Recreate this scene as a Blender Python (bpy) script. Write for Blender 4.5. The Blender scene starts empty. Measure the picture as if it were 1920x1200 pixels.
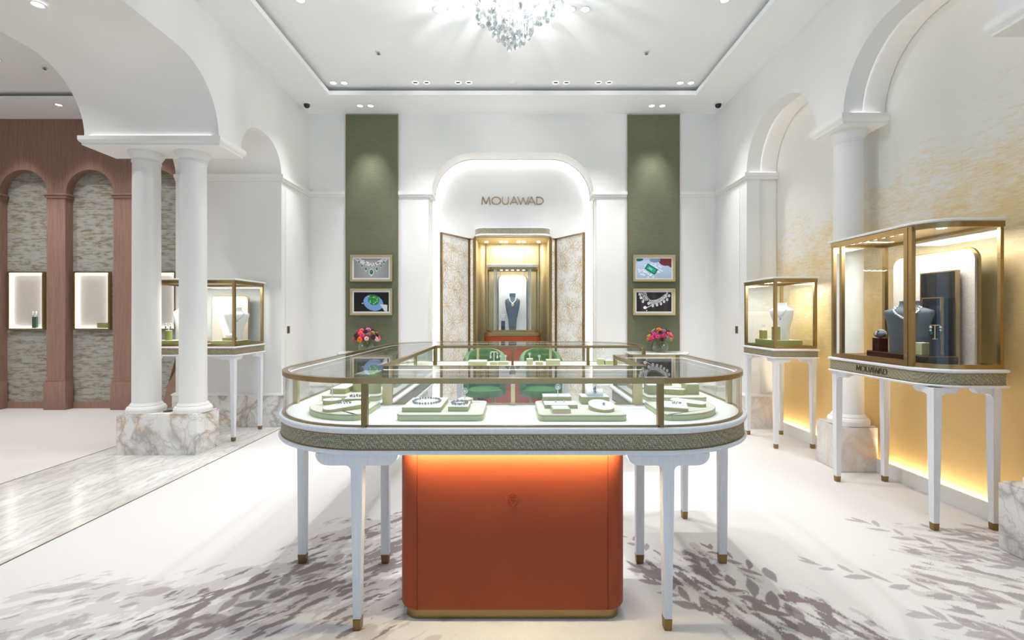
import bpy, bmesh, math, random
import numpy as np
from mathutils import Vector, Matrix

random.seed(7)
SC = bpy.context.scene
COL = SC.collection
PI = math.pi

# ------------------------------------------------------------------ camera
cam_d = bpy.data.cameras.new('camera')
cam_d.lens = 17.0; cam_d.sensor_width = 36.0
cam_d.shift_x = -1.0 / 1920; cam_d.shift_y = -8.0 / 1920
cam_d.clip_start = 0.05; cam_d.clip_end = 60
cam = bpy.data.objects.new('camera', cam_d); COL.objects.link(cam)
cam.location = (0, 0, 1.25); cam.rotation_euler = (PI / 2, 0, 0)
SC.camera = cam

# ------------------------------------------------------------------ world, exposure
SC.view_settings.view_transform = 'Standard'
SC.view_settings.look = 'None'
SC.view_settings.gamma = 1.0
SC.view_settings.use_curve_mapping = False
SC.view_settings.exposure = -0.08
world = bpy.data.worlds.new('daylight'); SC.world = world
world.use_nodes = True
bg = world.node_tree.nodes['Background']
bg.inputs[0].default_value = (0.52, 0.74, 1.0, 1)
bg.inputs[1].default_value = 1.35
try:
    SC.cycles.use_denoising = True
    SC.cycles.use_adaptive_sampling = True
    SC.cycles.adaptive_threshold = 0.02
    SC.cycles.max_bounces = 8
    SC.cycles.diffuse_bounces = 5
    SC.cycles.glossy_bounces = 4
    SC.cycles.transmission_bounces = 6
    SC.cycles.transparent_max_bounces = 18
    SC.cycles.sample_clamp_indirect = 6.0
    SC.cycles.caustics_reflective = False
    SC.cycles.caustics_refractive = False
except Exception:
    pass

# ------------------------------------------------------------------ ceiling spot lamps (real downlights: fixtures are built below)
WARM = (1.0, 0.93, 0.84)
NEUT = (0.98, 0.99, 1.0)
def spot(loc, target, watts, deg, blend=0.6, col=NEUT, r=0.03):
    d = bpy.data.lights.new('downlight_lamp', 'SPOT')
    d.energy = watts; d.spot_size = math.radians(deg); d.spot_blend = blend
    d.color = col; d.shadow_soft_size = r
    o = bpy.data.objects.new('downlight_lamp', d); COL.objects.link(o)
    o.location = loc
    v = Vector(target) - Vector(loc)
    o.rotation_euler = v.to_track_quat('-Z', 'Y').to_euler()
    return o
ZC = 3.93     # raised ceiling
ZS = 3.83     # soffit ring
ROWX = [-2.06, -1.935, -1.116, -0.987, -0.625, -0.503, 0.497, 0.62, 0.987, 1.11, 1.926, 2.05]
FRONTX = [-0.648, -0.517, 0.508, 0.634]
SOFX = [-1.873, -1.742, 1.709, 1.84]
LAMP = 1.5
HIDDEN = [(-0.72, 2.85), (0.72, 2.85), (-1.75, 2.6), (1.75, 2.6), (-1.8, 1.3), (1.8, 1.3), (-1.8, 4.1), (1.8, 4.1)]
HID_W = [1.2, 1.2, 0.18, 0.18, 0.24, 0.24, 0.22, 0.22]
ENERGY = dict(row=66, front=80, sof=55, hidden=130, side=100)
for x in ROWX:
    tx = x * 1.0 if abs(x) < 1.5 else x * 1.15
    ty = 6.3 if abs(x) < 1.5 else 4.9
    spot((x, 5.56, ZC - 0.01), (tx, ty if abs(x) > 1.5 else 5.9, 0.6), ENERGY['row'], 70, 0.8)
for x in FRONTX:
    spot((x, 4.226, ZC - 0.01), (x * 1.3, 4.1, 0), ENERGY['front'], 95, 0.7)
for x in SOFX:
    spot((x, 5.937, ZS - 0.01), (x, 6.09, 1.6), ENERGY['sof'], 44, 0.6, r=0.02)
for (x, y), k in zip(HIDDEN, HID_W):
    spot((x, y, ZC - 0.01), (x * 1.05, y, 0), ENERGY['hidden']*k, 96 if k < 2 else 92, 0.8, r=0.022)
SIDE_ROOM = [(-5.45, 5.1), (-6.6, 5.0), (-4.6, 3.6), (-6.2, 3.4), (-4.6, 1.8), (-6.2, 1.8)]
for (x, y) in SIDE_ROOM:
    spot((x, y, 3.94), (x, y + 0.2, 0), ENERGY['side'], 120, 0.7)
SIDE_WASH = [(-6.5, 6.0), (-5.63, 6.0), (-4.75, 6.0)]
for (x, y) in SIDE_WASH:
    spot((x, y, 3.86), (x, 6.5, 1.4), 38, 60, 0.7)

# ------------------------------------------------------------------ helpers
OFF = {}
class MB:
    def __init__(self):
        self.v = []; self.f = []
    def add(self, vs, fs):
        n = len(self.v)
        self.v += [tuple(p) for p in vs]
        self.f += [tuple(i + n for i in f) for f in fs]
        return self
    def box(self, x0, x1, y0, y1, z0, z1):
        return self.add([(x0,y0,z0),(x1,y0,z0),(x1,y1,z0),(x0,y1,z0),(x0,y0,z1),(x1,y0,z1),(x1,y1,z1),(x0,y1,z1)],
                        [(0,3,2,1),(4,5,6,7),(0,1,5,4),(1,2,6,5),(2,3,7,6),(3,0,4,7)])
    def prism(self, pts, a0, a1, axis='z'):
        m = {'z': lambda u, v, a: (u, v, a), 'y': lambda u, v, a: (u, a, v), 'x': lambda u, v, a: (a, u, v)}[axis]
        n = len(pts)
        vs = [m(u, v, a0) for u, v in pts] + [m(u, v, a1) for u, v in pts]
        fs = [tuple(range(n))[::-1], tuple(range(n, 2 * n))]
        fs += [(i, (i + 1) % n, n + (i + 1) % n, n + i) for i in range(n)]
        return self.add(vs, fs)
    def loft(self, loops, cap=True, closed=True):
        n = len(loops[0]); vs = [p for l in loops for p in l]; fs = []
        for k in range(len(loops) - 1):
            for i in range(n if closed else n - 1):
                j = (i + 1) % n
                fs.append((k*n+i, k*n+j, (k+1)*n+j, (k+1)*n+i))
        if cap and closed:
            fs.append(tuple(range(n))[::-1]); b = (len(loops)-1)*n; fs.append(tuple(range(b, b+n)))
        return self.add(vs, fs)
    def stack(self, poly, levels):
        """levels: (offset, z) rings around a 2D outline, capped"""
        return self.loft([[(x, y, z) for x, y in offset(poly, o)] for o, z in levels])
    def ring(self, poly, o_out, o_in, z0, z1):
        a = offset(poly, o_out); b = offset(poly, o_in); n = len(a)
        vs = [(x,y,z0) for x,y in a]+[(x,y,z1) for x,y in a]+[(x,y,z1) for x,y in b]+[(x,y,z0) for x,y in b]
        fs = []
        for i in range(n):
            j = (i+1) % n
            for k in range(4):
                k2 = (k+1) % 4
                fs.append((k*n+i, k*n+j, k2*n+j, k2*n+i))
        return self.add(vs, fs)
    def wallstrip(self, line, d0, d1, z0, z1):
        """open polyline, offset to its right by d0..d1"""
        a = offset_open(line, d0); b = offset_open(line, d1); n = len(a)
        loops = []
        vs = [(x,y,z0) for x,y in a]+[(x,y,z1) for x,y in a]+[(x,y,z1) for x,y in b]+[(x,y,z0) for x,y in b]
        fs = []
        for i in range(n-1):
            for k in range(4):
                k2 = (k+1) % 4
                fs.append((k*n+i, k*n+i+1, k2*n+i+1, k2*n+i))
        fs += [(0, n, 2*n, 3*n), (n-1, 2*n-1, 3*n-1, 4*n-1)]
        return self.add(vs, fs)
    def lathe(self, cx, cy, prof, n=32, a0=0.0):
        loops = [[(cx + r*math.cos(a0+2*PI*i/n), cy + r*math.sin(a0+2*PI*i/n), z) for i in range(n)] for r, z in prof]
        return self.loft(loops)
    def tube(self, path, r, n=8, closed=False):
        P = [Vector(p) for p in path]; m = len(P); loops = []
        up = Vector((0, 0, 1))
        for i in range(m):
            t = (P[(i+1) % m] - P[i-1]) if closed else (P[min(i+1, m-1)] - P[max(i-1, 0)])
            t.normalize()
            u = up if abs(t.dot(up)) < 0.95 else Vector((0, 1, 0))
            a = t.cross(u).normalized(); b = t.cross(a).normalized()
            rr = r[i] if isinstance(r, (list, tuple)) else r
            loops.append([tuple(P[i] + a*(rr*math.cos(2*PI*k/n)) + b*(rr*math.sin(2*PI*k/n))) for k in range(n)])
        if closed: loops.append(loops[0])
        return self.loft(loops, cap=not closed)
    def ball(self, c, r, seg=10, rings=6, s=(1,1,1)):
        loops = []
        for k in range(rings + 1):
            ph = -PI/2 + PI*k/rings; rr = max(math.cos(ph), 0.02)
            loops.append([(c[0]+r*s[0]*rr*math.cos(2*PI*i/seg), c[1]+r*s[1]*rr*math.sin(2*PI*i/seg), c[2]+r*s[2]*math.sin(ph)) for i in range(seg)])
        return self.loft(loops)
    def xform(self, M):
        self.v = [tuple(M @ Vector(p)) for p in self.v]; return self
    def build(self, name, mat, parent=None, smooth=True, bevel=0.0, recalc=True, ang=35):
        V = np.array(self.v, dtype=float)
        if parent is not None: off = OFF[parent.name]
        else:
            lo = V.min(0); hi = V.max(0)
            off = np.array([(lo[0]+hi[0])/2, (lo[1]+hi[1])/2, lo[2]])
        me = bpy.data.meshes.new(name)
        me.from_pydata((V - off).tolist(), [], self.f)
        if recalc or bevel:
            bm = bmesh.new(); bm.from_mesh(me)
            if recalc: bmesh.ops.recalc_face_normals(bm, faces=bm.faces)
            if bevel:
                es = [e for e in bm.edges if len(e.link_faces) == 2 and e.calc_face_angle(0) > 0.6]
                bmesh.ops.bevel(bm, geom=es, offset=bevel, segments=2, affect='EDGES', profile=0.5, clamp_overlap=True)
            bm.to_mesh(me); bm.free()
        if smooth:
            me.polygons.foreach_set('use_smooth', [True] * len(me.polygons))
            me.set_sharp_from_angle(angle=math.radians(ang))
        me.materials.append(M[mat] if isinstance(mat, str) else mat)
        o = bpy.data.objects.new(name, me); COL.objects.link(o)
        if parent is not None: o.parent = parent
        else: o.location = off
        OFF[o.name] = off
        return o

def offset(poly, d):
    if abs(d) < 1e-9: return [tuple(p) for p in poly]
    n = len(poly); out = []
    for i in range(n):
        p0 = Vector(poly[i-1]); p1 = Vector(poly[i]); p2 = Vector(poly[(i+1) % n])
        out.append(_miter(p0, p1, p2, d))
    return out
def _miter(p0, p1, p2, d):
    a = (p1-p0); b = (p2-p1)
    if a.length < 1e-9: a = b
    if b.length < 1e-9: b = a
    a = a.normalized(); b = b.normalized()
    na = Vector((a.y, -a.x)); nb = Vector((b.y, -b.x))
    m = na + nb
    k = 1.0 + na.dot(nb)
    q = p1 + m * (d / max(k, 0.25))
    return (q.x, q.y)
def offset_open(line, d):
    P = [Vector(p) for p in line]; n = len(P); out = []
    for i in range(n):
        p0 = P[i-1] if i > 0 else P[0] - (P[1]-P[0])
        p2 = P[i+1] if i < n-1 else P[-1] + (P[-1]-P[-2])
        out.append(_miter(p0, P[i], p2, d))
    return out
def arc(cx, cy, r, a0, a1, n=14, ry=None):
    ry = ry or r
    return [(cx + r*math.cos(math.radians(a0+(a1-a0)*i/n)), cy + ry*math.sin(math.radians(a0+(a1-a0)*i/n))) for i in range(n+1)]
def rrect(x0, x1, y0, y1, r, n=6):
    return arc(x1-r, y0+r, r, -90, 0, n) + arc(x1-r, y1-r, r, 0, 90, n) + arc(x0+r, y1-r, r, 90, 180, n) + arc(x0+r, y0+r, r, 180, 270, n)
def rotpoly(poly, cx, cy, deg):
    c, s = math.cos(math.radians(deg)), math.sin(math.radians(deg))
    return [(cx + x*c - y*s, cy + x*s + y*c) for x, y in poly]

def tag(o, label, cat, group=None, kind=None):
    o['label'] = label; o['category'] = cat
    if group: o['group'] = group
    if kind: o['kind'] = kind
    return o
def thing(name, label, cat, loc, group=None):
    o = bpy.data.objects.new(name, None); COL.objects.link(o)
    o.location = loc; o.empty_display_size = 0.05
    OFF[o.name] = np.array(loc, dtype=float)
    return tag(o, label, cat, group)
def struct(o, label=None):
    o['kind'] = 'structure'
    if label: o['label'] = label
    return o
def copy_tree(o, loc=None, parent=None, rot=None):
    c = o.copy(); COL.objects.link(c)
    if parent is not None: c.parent = parent
    if loc is not None: c.location = loc
    if rot is not None: c.rotation_euler = rot
    OFF[c.name] = OFF.get(o.name)
    for ch in list(o.children): copy_tree(ch, parent=c)
    return c

# ------------------------------------------------------------------ materials
M = {}
def srgb(r, g, b):
    f = lambda c: (c/255/12.92 if c/255 <= 0.04045 else ((c/255+0.055)/1.055)**2.4)
    return (f(r), f(g), f(b), 1)
class NT:
    def __init__(self, name):
        self.m = bpy.data.materials.new(name); self.m.use_nodes = True
        self.t = self.m.node_tree; self.t.nodes.clear()
        self.out = self.n('ShaderNodeOutputMaterial'); M[name] = self.m
    def n(self, typ, **kw):
        nd = self.t.nodes.new(typ)
        for k, v in kw.items():
            if k.startswith('_'): setattr(nd, k[1:], v)
            else:
                key = k.replace('__', ' ')
                nd.inputs[key].default_value = v
        return nd
    def l(self, a, b): self.t.links.new(a, b)
    def ramp(self, src, stops, interp='LINEAR'):
        r = self.n('ShaderNodeValToRGB'); r.color_ramp.interpolation = interp
        e = r.color_ramp.elements
        while len(e) > 1: e.remove(e[-1])
        e[0].position = stops[0][0]; e[0].color = stops[0][1]
        for p, c in stops[1:]:
            x = e.new(p); x.color = c
        self.l(src, r.inputs[0]); return r.outputs[0]
    def math(self, op, a, b=None, clamp=False):
        m = self.n('ShaderNodeMath', _operation=op, _use_clamp=clamp)
        for i, x in enumerate((a, b)):
            if x is None: continue
            if isinstance(x, (int, float)): m.inputs[i].default_value = x
            else: self.l(x, m.inputs[i])
        return m.outputs[0]
    def mixc(self, fac, a, b, typ='MIX'):
        m = self.n('ShaderNodeMix', _data_type='RGBA', _blend_type=typ)
        for idx, x in ((0, fac), (6, a), (7, b)):
            if isinstance(x, (int, float)): m.inputs[idx].default_value = x
            elif isinstance(x, tuple): m.inputs[idx].default_value = x
            else: self.l(x, m.inputs[idx])
        return m.outputs[2]
    def coord(self, scale=(1,1,1), rot=(0,0,0), kind='Object'):
        c = self.n('ShaderNodeTexCoord'); mp = self.n('ShaderNodeMapping')
        mp.inputs['Scale'].default_value = scale; mp.inputs['Rotation'].default_value = rot
        if kind == 'World':
            g = self.n('ShaderNodeNewGeometry'); self.l(g.outputs['Position'], mp.inputs[0])
        else: self.l(c.outputs[kind], mp.inputs[0])
        return mp.outputs[0]
    def noise(self, vec, scale, detail=3, rough=0.5, dist=0.0):
        nz = self.n('ShaderNodeTexNoise'); nz.inputs['Scale'].default_value = scale
        nz.inputs['Detail'].default_value = detail; nz.inputs['Roughness'].default_value = rough
        nz.inputs['Distortion'].default_value = dist
        self.l(vec, nz.inputs['Vector']); return nz.outputs['Fac']
    def pbsdf(self, base=None, rough=0.5, metal=0.0, spec=0.5, bump=None, bstr=0.2, bdist=0.002, coat=0.0, **kw):
        p = self.n('ShaderNodeBsdfPrincipled')
        if isinstance(base, tuple): p.inputs['Base Color'].default_value = base
        elif base is not None: self.l(base, p.inputs['Base Color'])
        if isinstance(rough, (int, float)): p.inputs['Roughness'].default_value = rough
        else: self.l(rough, p.inputs['Roughness'])
        p.inputs['Metallic'].default_value = metal
        p.inputs['Specular IOR Level'].default_value = spec
        p.inputs['Coat Weight'].default_value = coat
        for k, v in kw.items(): p.inputs[k.replace('__', ' ')].default_value = v
        if bump is not None:
            b = self.n('ShaderNodeBump'); b.inputs['Strength'].default_value = bstr; b.inputs['Distance'].default_value = bdist
            self.l(bump, b.inputs['Height']); self.l(b.outputs[0], p.inputs['Normal'])
        self.l(p.outputs[0], self.out.inputs[0]); return p
def simple(name, col, rough=0.5, metal=0.0, **kw):
    t = NT(name); t.pbsdf(col, rough, metal, **kw); return t.m
def emit(name, col, s):
    t = NT(name); e = t.n('ShaderNodeEmission'); e.inputs[0].default_value = col; e.inputs[1].default_value = s
    t.l(e.outputs[0], t.out.inputs[0]); return t.m

t = NT('plaster'); v = t.coord(kind='World')
nz = t.noise(v, 1.3, 4); c = t.ramp(nz, [(0.3, srgb(231,230,227)), (0.7, srgb(237,236,233))])
t.pbsdf(c, 0.75, spec=0.25, bump=t.noise(v, 60, 3), bstr=0.04)
simple('ceiling_paint', srgb(246, 247, 246), 0.85, spec=0.2)
simple('moulding', srgb(238, 236, 232), 0.5, spec=0.35)
simple('stone_white', srgb(236, 234, 231), 0.55, spec=0.35)
simple('slot_dark', srgb(30, 28, 27), 0.9)

def marble(name, scale, vein, gold, rot=(0,0,0), sc=(1,1,1), dens=0.5):
    t = NT(name); v = t.coord(scale=sc, rot=rot, kind='World')
    n1 = t.noise(v, scale, 6, 0.55, 1.2)
    d1 = t.math('ABSOLUTE', t.math('SUBTRACT', n1, 0.5))
    v1 = t.ramp(d1, [(0.0, (1,1,1,1)), (0.02, (0.55,0.55,0.55,1)), (0.07, (0,0,0,1))])
    n2 = t.noise(v, scale*2.3, 5, 0.6, 0.8)
    d2 = t.math('ABSOLUTE', t.math('SUBTRACT', n2, 0.52))
    v2 = t.ramp(d2, [(0.0, (1,1,1,1)), (0.018, (0.2,0.2,0.2,1)), (0.05, (0,0,0,1))])
    n3 = t.noise(v, scale*0.6, 3, 0.5)
    cloud = t.ramp(n3, [(0.35, srgb(238,236,233)), (0.65, srgb(216,213,209))])
    goldm = t.ramp(t.noise(v, scale*0.8, 2), [(0.5, (0,0,0,1)), (0.6, (1,1,1,1))])
    vc = t.mixc(goldm, srgb(*vein), srgb(*gold))
    c = t.mixc(t.math('MULTIPLY', v1, dens), cloud, vc)
    c = t.mixc(t.math('MULTIPLY', v2, dens*0.6), c, srgb(*vein))
    t.pbsdf(c, 0.16, spec=0.5)
marble('marble', 2.2, (150,145,140), (186,146,98), dens=0.75)
marble('marble_floor', 2.6, (158,155,148), (200,184,150), rot=(0,0,0.3), sc=(2.8,0.6,1), dens=0.5)
marble('marble_pale', 3.0, (196,186,176), (214,180,150), dens=0.5)

def brass(name, col, rough, bands=True):
    t = NT(name); v = t.coord(scale=(1,1,60), kind='World')
    nz = t.noise(v, 3, 2)
    r = t.math('ADD', t.math('MULTIPLY', nz, 0.12), rough - 0.06)
    t.pbsdf(srgb(*col), r, 1.0)
brass('brass', (166, 142, 100), 0.30)
brass('brass_dark', (146, 120, 80), 0.34)
brass('brass_pale', (212, 194, 150), 0.34)
t = NT('gold_lining'); v = t.coord(scale=(1,1,0.2), kind='World')
t.pbsdf(t.ramp(t.noise(v, 30, 2), [(0.3, srgb(212,192,146)), (0.7, srgb(224,206,162))]), 0.42, 0.5)

t = NT('woven'); v = t.coord(kind='World')
w1 = t.n('ShaderNodeTexChecker'); mp = t.coord(scale=(1,1,1), rot=(0.78,0.6,0.3), kind='World')
t.l(mp, w1.inputs['Vector']); w1.inputs['Scale'].default_value = 150
nz = t.noise(t.coord(scale=(1,1,1.0), kind='World'), 190, 2)
base = t.ramp(nz, [(0.35, srgb(136,129,106)), (0.5, srgb(164,157,130)), (0.68, srgb(196,189,162))])
c = t.mixc(0.7, base, w1.outputs['Color'], 'MULTIPLY')
w1.inputs['Color1'].default_value = (1,1,1,1); w1.inputs['Color2'].default_value = (0.35,0.33,0.3,1)
t.pbsdf(c, 0.55, 0.15, bump=nz, bstr=0.4, bdist=0.002)

t = NT('white_oak'); v = t.coord(scale=(6,6,0.35), kind='World')
nz = t.noise(v, 22, 5, 0.6, 0.4)
t.pbsdf(t.ramp(nz, [(0.3, srgb(222,223,227)), (0.55, srgb(230,231,234)), (0.75, srgb(234,235,237))]), 0.42, spec=0.4, bump=nz, bstr=0.12)
simple('lacquer', srgb(238, 236, 232), 0.3, spec=0.5)

t = NT('leather'); v = t.coord(kind='World')
nz = t.noise(v, 420, 3)
t.pbsdf(t.ramp(t.noise(v, 3, 3), [(0.3, srgb(142,61,33)), (0.7, srgb(150,67,37))]), 0.5, spec=0.25, bump=nz, bstr=0.12)

t = NT('carpet'); at = t.n('ShaderNodeAttribute', _attribute_name='pile')
v = t.coord(kind='World'); nz = t.noise(v, 330, 2, 0.7)
g = t.ramp(nz, [(0.25, (0.86,0.86,0.86,1)), (0.75, (1.08,1.08,1.08,1))])
t.pbsdf(t.mixc(1.0, at.outputs['Color'], g, 'MULTIPLY'), 0.95, spec=0.1, bump=nz, bstr=0.35, bdist=0.004)
t = NT('carpet_plain'); v = t.coord(kind='World'); nz = t.noise(v, 300, 2, 0.7)
t.pbsdf(t.ramp(nz, [(0.25, srgb(206,201,197)), (0.75, srgb(224,219,215))]), 0.95, spec=0.1, bump=nz, bstr=0.3, bdist=0.004)

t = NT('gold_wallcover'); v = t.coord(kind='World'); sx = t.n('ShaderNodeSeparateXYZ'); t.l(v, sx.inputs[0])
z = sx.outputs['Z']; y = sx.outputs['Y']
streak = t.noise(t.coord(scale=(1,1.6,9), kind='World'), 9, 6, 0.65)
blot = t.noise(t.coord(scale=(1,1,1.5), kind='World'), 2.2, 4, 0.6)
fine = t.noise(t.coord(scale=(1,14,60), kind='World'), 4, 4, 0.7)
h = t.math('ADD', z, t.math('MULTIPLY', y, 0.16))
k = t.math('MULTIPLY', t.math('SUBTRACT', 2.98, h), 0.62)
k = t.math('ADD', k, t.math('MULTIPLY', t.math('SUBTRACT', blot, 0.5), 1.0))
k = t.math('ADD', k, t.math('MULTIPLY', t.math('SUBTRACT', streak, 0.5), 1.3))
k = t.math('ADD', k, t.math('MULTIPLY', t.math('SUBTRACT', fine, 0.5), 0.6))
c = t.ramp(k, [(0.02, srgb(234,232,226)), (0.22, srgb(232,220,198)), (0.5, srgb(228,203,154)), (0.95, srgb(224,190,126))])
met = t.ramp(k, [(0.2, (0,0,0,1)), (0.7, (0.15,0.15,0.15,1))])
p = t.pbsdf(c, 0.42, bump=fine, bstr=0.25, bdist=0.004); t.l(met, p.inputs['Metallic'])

t = NT('green_fabric'); v = t.coord(scale=(2,1,60), kind='World'); nz = t.noise(v, 5, 3)
t.pbsdf(t.ramp(nz, [(0.3, srgb(94,98,74)), (0.7, srgb(112,116,90))]), 0.6, spec=0.4, bump=nz, bstr=0.15)
t = NT('red_oak'); v = t.coord(scale=(7,7,0.35), kind='World'); nz = t.noise(v, 9, 5, 0.6, 0.8)
t.pbsdf(t.ramp(nz, [(0.3, srgb(136,104,93)), (0.5, srgb(152,118,105)), (0.72, srgb(162,128,114))]), 0.5, spec=0.35, bump=nz, bstr=0.08)
t = NT('wallpaper'); v = t.coord(scale=(1,1,3.4), kind='World')
n1 = t.noise(v, 8.5, 6, 0.7); n2 = t.noise(t.coord(scale=(1,1,22), kind='World'), 3.2, 4, 0.7)
s = t.math('ADD', t.math('MULTIPLY', n1, 0.62), t.math('MULTIPLY', n2, 0.38))
t.pbsdf(t.ramp(s, [(0.38, srgb(174,172,166)), (0.5, srgb(164,162,154)), (0.55, srgb(142,133,113)), (0.62, srgb(124,115,95))]), 0.6, spec=0.3)
t = NT('linen'); v = t.coord(scale=(1,1,12), kind='World')
t.pbsdf(t.ramp(t.noise(v, 40, 2), [(0.3, srgb(206,194,186)), (0.7, srgb(220,209,202))]), 0.8, spec=0.2)
t = NT('pearl_panel'); v = t.coord(kind='World'); nz = t.noise(v, 160, 2)
t.pbsdf(t.ramp(nz, [(0.3, srgb(196,184,176)), (0.7, srgb(224,214,206))]), 0.35, 0.25, bump=nz, bstr=0.4)

t = NT('glass')
lw = t.n('ShaderNodeLayerWeight'); lw.inputs['Blend'].default_value = 0.5
fac = t.math('ADD', t.math('MULTIPLY', t.math('POWER', lw.outputs['Facing'], 5.0), 0.85), 0.035, clamp=True)
tr = t.n('ShaderNodeBsdfTransparent'); tr.inputs[0].default_value = (0.985, 0.995, 0.99, 1)
gl = t.n('ShaderNodeBsdfGlossy'); gl.inputs['Roughness'].default_value = 0.0
mx = t.n('ShaderNodeMixShader'); t.l(fac, mx.inputs[0]); t.l(tr.outputs[0], mx.inputs[1]); t.l(gl.outputs[0], mx.inputs[2])
t.l(mx.outputs[0], t.out.inputs[0])
t = NT('crystal')
lw = t.n('ShaderNodeLayerWeight'); lw.inputs['Blend'].default_value = 0.5
fac = t.math('ADD', t.math('MULTIPLY', t.math('POWER', lw.outputs['Facing'], 2.5), 0.8), 0.16, clamp=True)
tr = t.n('ShaderNodeBsdfTransparent'); tr.inputs[0].default_value = (0.84, 0.87, 0.88, 1)
gl = t.n('ShaderNodeBsdfGlossy'); gl.inputs['Roughness'].default_value = 0.0
mx = t.n('ShaderNodeMixShader'); t.l(fac, mx.inputs[0]); t.l(tr.outputs[0], mx.inputs[1]); t.l(gl.outputs[0], mx.inputs[2])
t.l(mx.outputs[0], t.out.inputs[0])
simple('mirror', (0.9,0.9,0.9,1), 0.02, 1.0)
simple('display_white', srgb(242, 241, 238), 0.6, spec=0.25)
simple('deck_white', srgb(240, 240, 238), 0.55, spec=0.25)
simple('tray_top', srgb(222, 220, 206), 0.7)
simple('tray_green', srgb(196, 206, 162), 0.55)
simple('moss', srgb(140, 148, 78), 0.6)
simple('moss_top', srgb(206, 202, 172), 0.6)
simple('tray_block', srgb(186, 186, 134), 0.6)
simple('black_gloss', srgb(22, 22, 26), 0.12)
simple('bust_grey', srgb(74, 86, 94), 0.7)
simple('bust_white', srgb(240, 240, 240), 0.6)
simple('diamond', srgb(235, 238, 242), 0.12, 0.6)
simple('silver_bead', srgb(160, 164, 168), 0.15, 1.0)
simple('pearl', srgb(244, 238, 230), 0.25)
simple('golden_pearl', srgb(214, 176, 90), 0.25)
simple('emerald', srgb(10, 110, 78), 0.1)
simple('green_leather', srgb(58, 104, 48), 0.5)
simple('dark_green', srgb(40, 84, 62), 0.4)
simple('lens_black', srgb(12, 12, 13), 0.2)
simple('tracery_gold', srgb(204, 172, 116), 0.5, 0.0)
simple('sign_dark', srgb(84, 66, 38), 0.5, 0.2)
simple('sign_bronze', srgb(142, 120, 86), 0.4, 0.3)
simple('steel', srgb(170, 170, 168), 0.3, 1.0)
simple('leaf_green', srgb(58, 110, 34), 0.5)
simple('stem_green', srgb(70, 100, 50), 0.6)
simple('water', srgb(200, 214, 200), 0.1)
for nm, cc in (('petal_pink', (232,120,170)), ('petal_magenta', (214,40,120)), ('petal_coral', (236,86,84)), ('petal_orange', (238,112,30)),
               ('petal_plum', (66,16,40)), ('petal_lime', (150,176,50)), ('petal_lilac', (150,110,140)), ('petal_blush', (226,170,180))):
    simple(nm, srgb(*cc), 0.6)
emit('led_white', (1.0, 0.95, 0.97, 1), 4.0)
emit('led_soft', (1.0, 0.96, 0.95, 1), 4.0)
emit('led_counter', (1.0, 0.98, 0.95, 1), 4.0)
emit('led_window', (1.0, 0.96, 0.93, 1), 9.0)
emit('led_case', (1.0, 0.97, 0.93, 1), 9.0)
emit('led_niche', (1.0, 0.965, 0.95, 1), 42.0)
emit('led_warm', (1.0, 0.82, 0.55, 1), 230.0)
emit('led_orange', (1.0, 0.86, 0.55, 1), 130.0)
emit('lamp_lens', (1.0, 0.98, 0.95, 1), 5.0)
t = NT('print'); at = t.n('ShaderNodeAttribute', _attribute_name='ink')
t.pbsdf(at.outputs['Color'], 0.35, spec=0.4)

def led(name, mb, mat, parent): return mb.build(name, mat, parent, smooth=False)

# ================================================================== STRUCTURE
XL, XR, YB = -2.6, 2.6, 6.19
XLO = -3.79           # far face of the thick left wall
XG = 2.94             # gold wall behind the right arches
YF = -2.6             # shop front behind the camera
ZSP = 2.834           # spring line of all arches

def arch_pts(y0, y1, r, rz=None, n=16):
    """from (y0,ZSP) over the top to (y1,ZSP); y0 < y1"""
    rz = rz or r
    a = arc(y0 + r, ZSP, r, 180, 90, n, rz); b = arc(y1 - r, ZSP, r, 90, 0, n, rz)
    return a + b

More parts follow.
